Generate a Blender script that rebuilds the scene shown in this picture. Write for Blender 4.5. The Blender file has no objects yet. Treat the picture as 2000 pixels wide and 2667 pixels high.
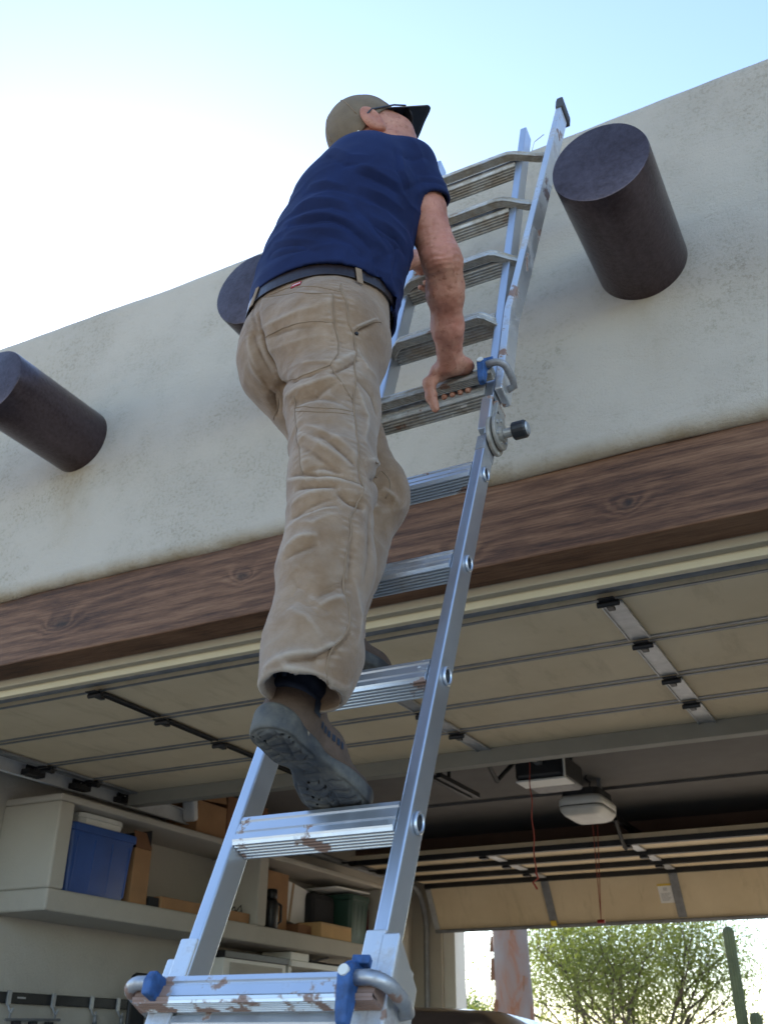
import bpy, bmesh, math, random
import numpy as np
from mathutils import Vector, Matrix

random.seed(7)
RNG = np.random.RandomState(11)
SC = bpy.context.scene
COL = SC.collection
H = 1.55                                   # eye height: scene heights below are given from the eye

# ------------------------------------------------------------------ camera
PITCH, YAW, ROLL, FPX = 0.49277, -0.48178, 0.00791, 2614.5
cp, sp, cy, sy = math.cos(PITCH), math.sin(PITCH), math.cos(YAW), math.sin(YAW)
fw = Vector((sy*cp, cy*cp, sp)); rt = Vector((cy, -sy, 0)); up = rt.cross(fw)
rt2 = rt*math.cos(ROLL) + up*math.sin(ROLL); up2 = -rt*math.sin(ROLL) + up*math.cos(ROLL)
cam = bpy.data.cameras.new('camera'); camo = bpy.data.objects.new('camera', cam); COL.objects.link(camo)
M = Matrix((rt2, up2, -fw)).transposed().to_4x4(); M.translation = Vector((0, 0, H)); camo.matrix_world = M
cam.sensor_fit = 'HORIZONTAL'; cam.sensor_width = 36.0; cam.lens = FPX/2000*36.0
cam.clip_start = 0.05; cam.clip_end = 3000
cam.dof.use_dof = True; cam.dof.focus_distance = 2.15; cam.dof.aperture_fstop = 11.0
SC.camera = camo

# ------------------------------------------------------------------ sky, sun, exposure
SUN_AZ, SUN_EL = math.radians(-44), math.radians(27)      # azimuth from +Y towards +X
w = bpy.data.worlds.new('World'); SC.world = w; w.use_nodes = True
nt = w.node_tree; bg = nt.nodes['Background']
sky = nt.nodes.new('ShaderNodeTexSky'); sky.sky_type = 'NISHITA'; sky.sun_disc = False
sky.sun_elevation = SUN_EL; sky.sun_rotation = SUN_AZ
sky.air_density = 1.0; sky.dust_density = 0.6; sky.ozone_density = 1.3; sky.altitude = 700
nt.links.new(sky.outputs[0], bg.inputs[0]); bg.inputs[1].default_value = 0.15
sun = bpy.data.lights.new('sun', 'SUN'); suno = bpy.data.objects.new('sun', sun); COL.objects.link(suno)
sun.energy = 3.4; sun.angle = math.radians(0.53); sun.color = (1.0, 0.93, 0.82)
sd = Vector((math.sin(SUN_AZ)*math.cos(SUN_EL), math.cos(SUN_AZ)*math.cos(SUN_EL), math.sin(SUN_EL)))
suno.rotation_euler = sd.to_track_quat('Z', 'Y').to_euler()
SC.view_settings.view_transform = 'Standard'; SC.view_settings.look = 'None'
SC.view_settings.exposure = 1.7; SC.view_settings.gamma = 1.0
SC.render.engine = 'CYCLES'

# ------------------------------------------------------------------ node materials
class NB:
    def __init__(s, name):
        s.m = bpy.data.materials.new(name); s.m.use_nodes = True; s.t = s.m.node_tree
        s.b = s.t.nodes['Principled BSDF']; s.co = None
    def n(s, typ, **kw):
        x = s.t.nodes.new(typ)
        for k, v in kw.items(): setattr(x, k, v)
        return x
    def l(s, a, b): s.t.links.new(a, b)
    def coord(s, scale=(1, 1, 1), rot=(0, 0, 0), loc=(0, 0, 0)):
        if s.co is None: s.co = s.n('ShaderNodeTexCoord').outputs['Object']
        mp = s.n('ShaderNodeMapping'); s.l(s.co, mp.inputs[0])
        mp.inputs['Scale'].default_value = scale; mp.inputs['Rotation'].default_value = rot; mp.inputs['Location'].default_value = loc
        return mp.outputs[0]
    def noise(s, scale, detail=4, rough=.55, dist=0.0, sc=(1, 1, 1), loc=(0, 0, 0)):
        x = s.n('ShaderNodeTexNoise'); s.l(s.coord(sc, loc=loc), x.inputs['Vector'])
        x.inputs['Scale'].default_value = scale; x.inputs['Detail'].default_value = detail
        x.inputs['Roughness'].default_value = rough; x.inputs['Distortion'].default_value = dist
        return x.outputs['Fac']
    def voro(s, scale, sc=(1, 1, 1), feature='F1'):
        x = s.n('ShaderNodeTexVoronoi', feature=feature); s.l(s.coord(sc), x.inputs['Vector']); x.inputs['Scale'].default_value = scale
        return x.outputs['Distance']
    def ramp(s, fac, stops):
        r = s.n('ShaderNodeValToRGB'); s.l(fac, r.inputs[0]); e = r.color_ramp.elements
        while len(e) < len(stops): e.new(.5)
        for el, (p, c) in zip(e, stops):
            el.position = p; el.color = (c, c, c, 1) if not hasattr(c, '__len__') else (*c, 1)
        return r.outputs[0]
    def mix(s, fac, a, b, mode='MIX'):
        x = s.n('ShaderNodeMix', data_type='RGBA', blend_type=mode)
        if isinstance(fac, (int, float)): x.inputs[0].default_value = fac
        else: s.l(fac, x.inputs[0])
        for k, v in ((6, a), (7, b)):
            if hasattr(v, '__len__'): x.inputs[k].default_value = (*v, 1)
            else: s.l(v, x.inputs[k])
        return x.outputs[2]
    def math(s, op, a, b=0.0):
        x = s.n('ShaderNodeMath', operation=op)
        for k, v in ((0, a), (1, b)):
            if isinstance(v, (int, float)): x.inputs[k].default_value = v
            else: s.l(v, x.inputs[k])
        return x.outputs[0]
    def bump(s, h, strength=.3, dist=.01):
        x = s.n('ShaderNodeBump'); x.inputs['Strength'].default_value = strength; x.inputs['Distance'].default_value = dist
        s.l(h, x.inputs['Height'])
        if s.b.inputs['Normal'].is_linked: s.l(s.b.inputs['Normal'].links[0].from_socket, x.inputs['Normal'])
        s.l(x.outputs[0], s.b.inputs['Normal'])
    def fin(s, col=None, rough=.6, metal=0.0, spec=None):
        if col is not None:
            if hasattr(col, '__len__'): s.b.inputs['Base Color'].default_value = (*col, 1)
            else: s.l(col, s.b.inputs['Base Color'])
        if isinstance(rough, (int, float)): s.b.inputs['Roughness'].default_value = rough
        else: s.l(rough, s.b.inputs['Roughness'])
        if isinstance(metal, (int, float)): s.b.inputs['Metallic'].default_value = metal
        else: s.l(metal, s.b.inputs['Metallic'])
        if spec is not None: s.b.inputs['Specular IOR Level'].default_value = spec
        return s.m

def M_plain(name, c, rough=.6, metal=0.0, var=.12, scale=8.0, bump=0.0, bscale=60.0, sc=(1, 1, 1)):
    b = NB(name); k = b.noise(scale, 5, .6, sc=sc)
    lo = tuple(x*(1-var) for x in c); hi = tuple(min(1, x*(1+var)) for x in c)
    col = b.ramp(k, [(.3, lo), (.7, hi)])
    if bump: b.bump(b.noise(bscale, 4, .6, sc=sc), bump, .004)
    r = b.math('ADD', b.math('MULTIPLY', b.noise(scale*2.3, 3), .2), rough-.1)
    return b.fin(col, r, metal)

def M_stucco(name, base, dirt=1.0, logs=()):
    b = NB(name)
    k = b.noise(1.7, 6, .62)
    col = b.ramp(k, [(.30, tuple(x*.90 for x in base)), (.5, base), (.75, tuple(min(1, x*1.05) for x in base))])
    blot = b.ramp(b.noise(2.9, 7, .70, loc=(3, 1, 5)), [(.47, 0), (.64, 1)])
    spk = b.ramp(b.noise(75, 4, .7), [(.50, 0), (.62, 1)])
    stain = b.math('MULTIPLY', blot, b.math('ADD', b.math('MULTIPLY', spk,   .42*dirt), .11*dirt))
    col = b.mix(stain, col, (.22, .19, .13))
    pit = b.ramp(b.voro(130), [(.0, 1), (.22, 0)])
    pm = b.math('MULTIPLY', pit, b.ramp(b.noise(9, 4, .6), [(.45, 0), (.62, 1)]))
    col = b.mix(b.math('MULTIPLY', pm, .35*dirt), col, (.20, .17, .12))
    if logs:                                # rain marks below the logs, soil along the lower lip
        sep = b.n('ShaderNodeSeparateXYZ'); b.l(b.coord(), sep.inputs[0]); X, Z = sep.outputs[0], sep.outputs[2]
        wob = b.math('MULTIPLY', b.math('SUBTRACT', b.noise(9, 4, .6), .5), .16); tot = None
        for lx, lz, k in logs:
            dx = b.math('DIVIDE', b.math('ABSOLUTE', b.math('ADD', b.math('SUBTRACT', X, lx), wob)), .15)
            fx = b.math('MAXIMUM', b.math('SUBTRACT', 1.0, dx), 0.0); dz = b.math('SUBTRACT', lz, Z)
            fz = b.math('MULTIPLY', b.math('GREATER_THAN', dz, 0.0), b.math('MAXIMUM', b.math('SUBTRACT', 1.0, b.math('DIVIDE', dz, .42)), 0.0))
            f = b.math('MULTIPLY', b.math('MULTIPLY', fx, fz), k); tot = f if tot is None else b.math('MAXIMUM', tot, f)
        col = b.mix(b.math('MULTIPLY', tot, b.ramp(b.noise(14, 5, .65, sc=(1, 1, .4)), [(.3, .35), (.65, 1)])), col, (.30, .225, .13))
        lip = b.math('MAXIMUM', b.math('SUBTRACT', 1.0, b.math('DIVIDE', b.math('ABSOLUTE', b.math('SUBTRACT', Z, 1.575+H)), .055)), 0.0)
        col = b.mix(b.math('MULTIPLY', lip, b.ramp(b.noise(7, 5, .65), [(.3, .35), (.7, .95)])), col, (.27, .20, .115))
        trow = b.noise(7, 6, .65, 1.2, sc=(.6, 1, 1.6)); b.bump(trow, .35, .02)
    b.bump(b.noise(5, 5, .6), .45, .03); b.bump(b.noise(110, 6, .8), 1.0, .007)
    return b.fin(col, .92, 0, .2)

def M_wood_beam():
    b = NB('stained_beam_wood')
    co = b.coord(); sep = b.n('ShaderNodeSeparateXYZ'); b.l(co, sep.inputs[0])
    X, Z = sep.outputs[0], sep.outputs[2]
    g = b.math('ADD', b.math('MULTIPLY', Z, 130.0), b.math('MULTIPLY', b.noise(3.0, 5, .65, sc=(.35, 1, 2)), 16.0))
    kn = None
    for kx, kz, s in KNOTS:
        dx = b.math('ADD', b.math('MULTIPLY', b.math('SUBTRACT', X, kx), .55), b.math('MULTIPLY', b.math('SUBTRACT', b.noise(18, 3), .5), s*1.1)); dz = b.math('ADD', b.math('SUBTRACT', Z, kz), b.math('MULTIPLY', b.math('SUBTRACT', b.noise(15, 3, loc=(4, 4, 4)), .5), s*.9))
        r = b.math('SQRT', b.math('ADD', b.math('MULTIPLY', dx, dx), b.math('MULTIPLY', dz, dz)))
        f = b.math('POWER', 2.718, b.math('MULTIPLY', b.math('MULTIPLY', r, r), -1.0/(s*s)))
        g = b.math('ADD', g, b.math('MULTIPLY', f, 14.0))
        f2 = b.math('POWER', 2.718, b.math('MULTIPLY', b.math('MULTIPLY', r, r), -5.0/(s*s)))
        kn = f2 if kn is None else b.math('MAXIMUM', kn, f2)
    wv = b.math('ADD', b.math('MULTIPLY', b.math('SINE', g), .5), .5)
    fine = b.math('ADD', b.math('MULTIPLY', b.noise(150, 8, .8, sc=(.05, 1, 1.3)), .62), b.math('MULTIPLY', b.noise(60, 6, .75, sc=(.10, 1, 1.3)), .38)); blot = b.noise(5, 5, .6, sc=(.25, 1, 1.2))
    k = b.math('ADD', b.math('MULTIPLY', wv, .07), b.math('ADD', b.math('MULTIPLY', fine, .66), b.math('MULTIPLY', blot, .27)))
    col = b.ramp(k, [(.39, (.030, .011, .005)), (.47, (.082, .035, .016)), (.53, (.135, .063, .031)), (.62, (.205, .108, .058))])
    crack = b.ramp(b.noise(30, 6, .7, .4, sc=(.03, 1, 1.3), loc=(5, 0, 2)), [(.30, 1), (.345, 0)])
    col = b.mix(b.math('MULTIPLY', crack, .8), col, (.012, .006, .004))
    ringk = b.ramp(b.noise(40, 4, .7), [(.35, .55), (.6, 1)])
    col = b.mix(b.math('MULTIPLY', kn, ringk), col, (.016, .008, .005))
    b.bump(k, .6, .005); b.bump(crack, -.6, .004)
    return b.fin(col, .62, 0, .35)

def M_alu(name, base=(.72, .735, .75), rough=.36, dirt=0.0, dirtcol=(.20, .15, .10), paint=0.0):
    b = NB(name)
    sc1 = b.noise(30, 5, .65, sc=(1, .15, .15)); sc2 = b.noise(6, 5, .6)
    col = b.ramp(sc2, [(.3, tuple(x*.92 for x in base)), (.7, base)])
    r = b.math('ADD', b.math('MULTIPLY', sc1, .28), rough-.12)
    metal = None
    if dirt:
        f = b.ramp(b.noise(9, 7, .72), [(.62-.40*dirt, 0), (.86-.40*dirt, 1)])
        col = b.mix(b.math('MULTIPLY', f, .85), col, b.ramp(b.noise(40, 4, .7), [(.3, tuple(x*.6 for x in dirtcol)), (.7, tuple(x*1.5 for x in dirtcol))]))
        metal = b.math('SUBTRACT', .92, b.math('MULTIPLY', f, .85)); r = b.math('ADD', r, b.math('MULTIPLY', f, .4))
    if paint:
        p = b.ramp(b.noise(11, 5, .62, loc=(7, 2, 1)), [(.66-.1*paint, 0), (.69-.1*paint, 1)])
        wpt = b.ramp(b.noise(17, 5, .65, loc=(1, 9, 4)), [(.66, 0), (.69, 1)])
        col = b.mix(b.math('MULTIPLY', p, .9), col, (.20, .105, .068)); col = b.mix(b.math('MULTIPLY', wpt, .8), col, (.66, .66, .64))
        cover = b.math('MAXIMUM', p, wpt)
        m0 = metal if metal is not None else .92
        metal = b.math('MULTIPLY', m0, b.math('SUBTRACT', 1.0, cover)); r = b.math('ADD', r, b.math('MULTIPLY', cover, .3))
    b.bump(sc1, .06, .002)
    return b.fin(col, r, .92 if metal is None else metal)

def M_foliage(name, c, trans=.5):
    b = NB(name); k = b.noise(1.2, 4, .6); k2 = b.noise(23, 2)
    col = b.ramp(b.math('ADD', b.math('MULTIPLY', k, .5), b.math('MULTIPLY', k2, .5)), [(.3, tuple(x*.55 for x in c)), (.55, c), (.75, tuple(x*1.45 for x in c))])
    m = b.fin(col, .6)
    tr = b.n('ShaderNodeBsdfTranslucent'); b.l(b.mix(1.0, col, (1.6, 1.7, .7), 'MULTIPLY'), tr.inputs[0])
    mx = b.n('ShaderNodeMixShader'); mx.inputs[0].default_value = trans
    out = b.t.nodes['Material Output']; b.l(b.b.outputs[0], mx.inputs[1]); b.l(tr.outputs[0], mx.inputs[2]); b.l(mx.outputs[0], out.inputs[0])
    return m

# ------------------------------------------------------------------ mesh helpers
def R3(x, y, z): return (x, y, z+H)        # eye-relative point to world
class MB:
    def __init__(s): s.v = []; s.f = []
    def add(s, vs, fs):
        o = len(s.v); s.v += [tuple(map(float, p)) for p in vs]; s.f += [tuple(i+o for i in f) for f in fs]; return s
    def box(s, x0, x1, y0, y1, z0, z1):
        vs = [(x, y, z) for x in (x0, x1) for y in (y0, y1) for z in (z0, z1)]
        return s.add(vs, [(0, 1, 3, 2), (4, 6, 7, 5), (0, 4, 5, 1), (2, 3, 7, 6), (0, 2, 6, 4), (1, 5, 7, 3)])
    def obox(s, o, ax, ay, az):            # box from a corner and three edge vectors
        o, ax, ay, az = map(np.asarray, (o, ax, ay, az))
        vs = [o+i*ax+j*ay+k*az for i in (0, 1) for j in (0, 1) for k in (0, 1)]
        f = [(0, 1, 3, 2), (4, 6, 7, 5), (0, 4, 5, 1), (2, 3, 7, 6), (0, 2, 6, 4), (1, 5, 7, 3)]
        if np.dot(np.cross(ax, ay), az) < 0: f = [q[::-1] for q in f]
        return s.add(vs, f)
    def tube(s, pts, rad, n=10, cap=True, flat=None):
        pts = [np.asarray(p, float) for p in pts]; rad = rad if hasattr(rad, '__len__') else [rad]*len(pts)
        vs = []; fs = []; prev = None
        for i, p in enumerate(pts):
            t = pts[min(i+1, len(pts)-1)]-pts[max(i-1, 0)]; t = t/np.linalg.norm(t)
            if prev is None:
                a = np.array([0, 0, 1.]) if abs(t[2]) < .9 else np.array([1., 0, 0])
                u = np.cross(t, a)
            else: u = prev-t*np.dot(prev, t)
            u = u/np.linalg.norm(u); prev = u; q = np.cross(t, u)
            for k in range(n):
                a = 2*math.pi*k/n; vs.append(p+rad[i]*(u*math.cos(a)+q*math.sin(a)))
        for i in range(len(pts)-1):
            for k in range(n):
                a, b_ = i*n+k, i*n+(k+1) % n; fs.append((a, b_, b_+n, a+n))
        if cap: fs.append(tuple(range(n-1, -1, -1))); fs.append(tuple(range((len(pts)-1)*n, len(pts)*n)))
        return s.add(vs, fs)
    def loft(s, rings, cap=True, closed=True):
        n = len(rings[0]); vs = [p for r in rings for p in r]; fs = []
        for i in range(len(rings)-1):
            for k in range(n if closed else n-1):
                a, b_ = i*n+k, i*n+(k+1) % n; fs.append((a, b_, b_+n, a+n))
        if cap and closed: fs.append(tuple(range(n-1, -1, -1))); fs.append(tuple(range((len(rings)-1)*n, len(rings)*n)))
        return s.add(vs, fs)
    def build(s, name, mat, parent=None, bevel=0.0, smooth=False, seg=2, recalc=False):
        me = bpy.data.meshes.new(name); me.from_pydata(s.v, [], s.f); me.update()
        if recalc:
            bm = bmesh.new(); bm.from_mesh(me); bmesh.ops.recalc_face_normals(bm, faces=bm.faces); bm.to_mesh(me); bm.free()
        o = bpy.data.objects.new(name, me); COL.objects.link(o); me.materials.append(mat)
        if smooth: me.polygons.foreach_set('use_smooth', [True]*len(me.polygons))
        if parent is not None: attach(o, parent)
        if bevel:
            md = o.modifiers.new('bevel', 'BEVEL'); md.width = bevel; md.segments = seg; md.limit_method = 'ANGLE'; md.angle_limit = .6
        return o
ORIG = {}
def attach(o, parent):                     # child meshes are written in world coordinates
    o.parent = parent
    a = parent; loc = Vector((0, 0, 0))
    while a is not None: loc += a.location; a = a.parent
    o.location = -loc
def thing(name, label, cat, base=(0, 0, 0), group=None):
    o = bpy.data.objects.new(name, None); COL.objects.link(o); o.location = base; o.empty_display_size = .1
    o['label'] = label; o['category'] = cat
    if group: o['group'] = group
    return o
def tag(o, label, cat, group=None):
    o['label'] = label; o['category'] = cat
    if group: o['group'] = group
    return o
def struct(o): o['kind'] = 'structure'; return o
def arc(c, r, a0, a1, n): return [(c[0]+r*math.cos(a0+(a1-a0)*i/n), c[1]+r*math.sin(a0+(a1-a0)*i/n)) for i in range(n+1)]
# ------------------------------------------------------------------ materials
D = 2.555
KNOTS = [(-.560, 1.405+H, .030), (-1.085, 1.365+H, .040), (-2.73, 1.42+H, .045), (-1.90, 1.45+H, .03), (.1, 1.5+H, .04)]
m_stucco = M_stucco('stucco', (.50, .445, .372), 1.0, [(x, 2.09+H, k) for x, k in ((-2.765, .75), (-1.59, .45), (-.408, .35))])
m_inwall = M_stucco('garage_plaster', (.50, .46, .39), .15)
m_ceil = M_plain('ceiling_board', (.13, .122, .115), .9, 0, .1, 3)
m_beam = M_wood_beam()
m_log = None
def M_log():
    b = NB('dark_stained_log')
    g = b.noise(70, 5, .7, sc=(1, 1, 1)); st = b.noise(9, 5, .6, sc=(1, .12, 1))
    col = b.ramp(b.math('ADD', b.math('MULTIPLY', g, .5), b.math('MULTIPLY', st, .5)), [(.32, (.046, .031, .030)), (.5, (.082, .060, .064)), (.7, (.115, .088, .095))])
    b.bump(g, .35, .004)
    b.bump(b.noise(2.2, 3, .5), .15, .02)
    return b.fin(col, .30, .8, .5)
m_log = M_log()
m_trim = M_plain('beige_trim_paint', (.50, .43, .29), .55, 0, .06, 5)
m_trim2 = M_plain('taupe_trim_paint', (.34, .29, .21), .6, 0, .06, 5)
m_jambdark = M_plain('jamb_brown_paint', (.09, .055, .04), .6, 0, .1, 5)
def M_doorskin():
    b = NB('beige_door_skin')
    col = b.ramp(b.noise(2.5, 5, .6), [(.3, (.56, .45, .29)), (.7, (.65, .535, .36))])
    st = b.ramp(b.noise(5, 6, .68, sc=(1.6, .4, .4)), [(.55, 0), (.75, .35)])
    col = b.mix(st, col, (.22, .16, .085))
    b.bump(b.noise(420, 2, .6), .25, .002)
    return b.fin(col, .7, 0, .3)
m_door = M_doorskin()
m_galv = M_plain('galvanised_steel', (.42, .43, .44), .5, .75, .18, 14, .1, 50)
m_galvd = M_plain('dull_galvanised_steel', (.23, .235, .24), .58, .55, .2, 14)
m_black = M_plain('black_steel_and_shade', (.014, .014, .015), .5, .2, .2, 20)  # black steel parts, plus shade painted on struts and the door gap
m_blackp = M_plain('black_plastic', (.012, .012, .013), .45, 0, .2, 20)
m_cord = M_plain('red_cord', (.30, .055, .035), .8, 0, .15, 40)
m_red = M_plain('red_plastic', (.30, .02, .015), .45, 0, .1, 20)
m_white = M_plain('white_paint', (.66, .64, .58), .55, 0, .05, 5)
m_whitep = M_plain('white_plastic', (.62, .61, .56), .45, 0, .06, 9)
m_paper = M_plain('white_paper', (.70, .69, .66), .8, 0, .05, 9)
m_print = M_plain('grey_print', (.33, .33, .33), .8, 0, .1, 60)
m_yellow = M_plain('yellow_label', (.62, .42, .04), .6, 0, .06, 9)
m_blueb = M_plain('blue_tote_plastic', (.022, .072, .26), .42, 0, .12, 6, .1, 40)
m_green = M_plain('green_tote_plastic', (.018, .060, .042), .45, 0, .12, 6)
m_card = M_plain('cardboard', (.34, .185, .085), .85, 0, .12, 6)
m_cardl = M_plain('pale_cardboard', (.48, .30, .13), .85, 0, .1, 6)
m_cardd = M_plain('dark_cardboard', (.20, .095, .045), .85, 0, .12, 6)
m_dark = M_plain('dark_cloth', (.012, .012, .014), .85, 0, .15, 10)
m_maroon = M_plain('maroon_cloth', (.07, .008, .012), .8, 0, .15, 10)
m_lime = M_plain('green_handle_plastic', (.10, .28, .05), .5, 0, .1, 10)
m_tape = M_plain('packing_tape', (.30, .19, .09), .45, 0, .08, 8)
m_concrete = M_plain('concrete', (.42, .375, .31), .85, 0, .12, 2.5, .15, 40)
m_ground = M_plain('desert_soil', (.45, .37, .28), .95, 0, .18, .8, .3, 12)
m_rubber = M_plain('tyre_rubber', (.02, .02, .02), .85, 0, .1, 12)
m_chrome = M_plain('chrome', (.62, .62, .62), .15, 1.0, .03, 5)
def M_glass(name, c=(.02, .025, .03)):
    b = NB(name); return b.fin(c, .05, 0, .6)
m_carglass = M_glass('tinted_car_glass')
def M_carpaint():
    b = NB('brown_car_paint'); k = b.noise(300, 2)
    b.fin(b.ramp(k, [(.3, (.10, .066, .053)), (.7, (.13, .09, .074))]), .3, .4); b.b.inputs['Coat Weight'].default_value = .6
    return b.m
m_car = M_carpaint()
m_bark = M_plain('dark_bark', (.075, .055, .042), .9, 0, .3, 9, .5, 30)
def M_eucbark():
    b = NB('peeling_pale_bark')
    k = b.noise(3.2, 6, .62, .6, sc=(1.2, 1.2, .38))
    col = b.ramp(k, [(.30, (.10, .045, .026)), (.38, (.19, .095, .060)), (.45, (.17, .13, .115)), (.66, (.17, .158, .155)), (.78, (.12, .117, .124))])
    b.bump(k, .6, .03); b.bump(b.noise(24, 5, .6, sc=(1, 1, .3)), .3, .01)
    return b.fin(col, .8, 0, .3)
m_eucbark = M_eucbark()
m_mesq = M_foliage('mesquite_leaf', (.135, .155, .055), .55)
m_eucleaf = M_foliage('eucalyptus_leaf', (.09, .13, .07), .45)
m_shrub = M_foliage('yellow_green_leaf', (.17, .20, .04), .5)
m_dry = M_foliage('dry_straw', (.22, .18, .08), .4)
m_sag = M_plain('cactus_skin', (.075, .088, .038), .8, 0, .2, 6)

# ------------------------------------------------------------------ ground
g = MB(); g.add([(-600, -600, 0), (600, -600, 0), (600, 600, 0), (-600, 600, 0)], [(0, 1, 2, 3)])
struct(g.build('ground', m_ground))
g = MB(); g.add([(-8, -14, .004), (6, -14, .004), (6, 2.6, .004), (-8, 2.6, .004)], [(0, 1, 2, 3)])
struct(g.build('driveway', m_concrete))
g = MB(); g.box(-4.6, 1.2, 2.6, 9.6, .001, .03)
struct(g.build('garage_floor', m_concrete))

# ------------------------------------------------------------------ building
bld = thing('garage_building', 'stucco garage with rounded parapet, protruding log ends and brown timber lintel', 'building', (-1.9, D, 0))
def fbm(x, y, s=0):
    r = 0
    for i, (fx, fy, a) in enumerate(((1.1, .9, 1), (2.3, 2.9, .6), (5.1, 4.3, .35), (11, 9.3, .16), (23, 19, .08))):
        r += a*math.sin(fx*x+1.7*i+s+1.3*math.sin(fy*y*.7+i))*math.cos(fy*y+.6*i+s*.7)
    return r
def front_wall(x0, x1):
    zb, zt = 1.574, 2.955
    prof = [(.34, zb+.03), (.06, zb+.012), (.03, zb-.004)] + [(.03-.03*math.sin(a), zb+.028-.032*math.cos(a)) for a in np.linspace(.2, math.pi/2, 5)]
    prof += [(0, z) for z in np.linspace(zb+.06, zt-.07, 26)]
    prof += [(.07-.07*math.cos(a), zt-.07+.07*math.sin(a)) for a in np.linspace(.15, math.pi/2, 7)]
    prof += [(.16, zt+.004), (.27, zt-.002), (.33, zt-.03), (.34, zt-.12)]
    xs = np.arange(x0, x1+.001, .045); rings = []
    for x in xs:
        ring = []
        for k, (y, z) in enumerate(prof):
            e = fbm(x*1.3, z*1.3)
            dy = .006*e if y < .2 else 0
            dz = .0035*fbm(x*2.1, 3.0, 2) + .002*math.sin(x*9+1.3*math.sin(x*4)) if z < zb+.04 else (.007*fbm(x*1.5, 1.0, 5) if z > zt-.1 else 0)
            ring.append((x, D+y+dy, z+dz+H))
        rings.append(ring)
    m = MB(); m.loft(rings, cap=False, closed=False); return m
o = front_wall(-9.0, 5.0).build('front_wall', m_stucco, bld, smooth=True)
for f in (0,):
    m = MB(); m.box(-9, -4.3, D+.012, D+.34, 0, 1.60+H); m.build('wall_pier', m_stucco, bld, .03)
    m = MB(); m.box(.50, 5, D+.012, D+.34, 0, 1.60+H); m.build('wall_pier', m_stucco, bld, .03)
    m = MB(); m.box(-9, 5, D+.3, 9.6, 1.75+H, 2.45+H); m.build('roof', m_stucco, bld)
    for (x0, x1) in ((-9, -4.53), (1.15, 5)):
        m = MB(); m.box(x0, x1, D+.345, 9.6, 0, 1.745+H); m.build('side_wall', m_stucco, bld)
# rear parapet keeps the roof closed from behind
m = MB(); m.box(-9, 5, 9.35, 9.65, 2.451+H, 2.8+H); m.build('rear_parapet', m_stucco, bld, .05)
# timber lintel
m = MB(); rings = []
for x in np.arange(-4.6, .801, .08):
    w = .002*fbm(x*3, .4, 1)
    rings.append([(x, D+.030, 1.295+H+w), (x, D+.165, 1.293+H), (x, D+.165, 1.60+H), (x, D+.030, 1.60+H)])
m.loft(rings); m.build('lintel_beam', m_beam, bld, .006, recalc=True)
# inner lintel and stop mouldings
m = MB(); m.box(-4.6, .8, D+.170, D+.203, 1.268+H, 1.60+H); m.build('door_trim', m_trim2, bld, .003)
m = MB(); m.box(-4.6, .8, D+.206, D+.236, 1.2425+H, 1.60+H); m.build('door_trim', m_trim, bld, .003)
m = MB(); m.box(-4.5, .8, D+.239, D+.505, 1.378+H, 1.60+H); m.build('header_gap_shade', m_black, bld)  # black box closing the space above the door, painted as its shade
# log ends
def log_end(x, z, seed):
    n = 48; L = .475; R = .141; rr = random.Random(seed); ph = [rr.uniform(0, 6) for _ in range(4)]
    rings = []
    for i, (yy, k) in enumerate([(.10, 1.0), (.0, 1.0), (-.12, .998), (-.24, .997), (-.36, .998), (-L+.006, .997), (-L+.0015, .985), (-L, .955)]):
        rings.append([(x+R*k*(1+.006*math.sin(2*a+ph[0])+.004*math.sin(5*a+ph[1]+yy*3))*math.cos(a), D+yy, z+R*k*(1+.006*math.sin(2*a+ph[0])+.004*math.sin(5*a+ph[1]))*math.sin(a)+H) for a in np.linspace(0, 2*math.pi, n, endpoint=False)])
    m = MB(); m.loft(rings); o = m.build('log_beam', m_log, bld, smooth=True, recalc=True)
    md = o.modifiers.new('es', 'EDGE_SPLIT'); md.split_angle = .7
for i, x in enumerate((-3.95, -2.765, -1.59, -.408, .78)): log_end(x, 2.225, i)

# interior shell
m = MB(); m.box(-4.529, -4.52, D+.35, 9.3, .03, 1.70+H); m.build('interior_wall', m_inwall, bld)
m = MB(); m.box(1.10, 1.145, D+.35, 9.3, .03, 1.70+H); m.build('interior_wall', m_inwall, bld)
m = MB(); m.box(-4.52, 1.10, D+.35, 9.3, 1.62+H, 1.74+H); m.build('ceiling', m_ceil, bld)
m = MB(); m.box(-4.52, 1.10, 8.15, 8.30, 1.526+H, 1.615+H); m.build('ceiling_beam', M_plain('brown_ceiling_beam', (.10, .055, .035), .7, 0, .15, 5), bld)
m = MB(); m.box(-4.52, 1.10, 6.95, 7.05, 1.600+H, 1.618+H); m.build('ceiling_batten', m_ceil, bld)
# rear wall round the rear opening
m = MB(); m.box(-4.53, -4.22, 9.30, 9.6, 0, 1.745+H); m.build('rear_wall', m_inwall, bld)
m = MB(); m.box(.33, 1.15, 9.30, 9.6, 0, 1.745+H); m.build('rear_wall', m_inwall, bld)
m = MB(); m.box(-4.22, .33, 9.30, 9.6, 1.27+H, 1.745+H); m.build('rear_wall', m_inwall, bld)
m = MB(); m.box(-4.219, -4.10, 9.34, 9.58, 0, 1.27+H); m.build('door_jamb', m_white, bld, .004)
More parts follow.
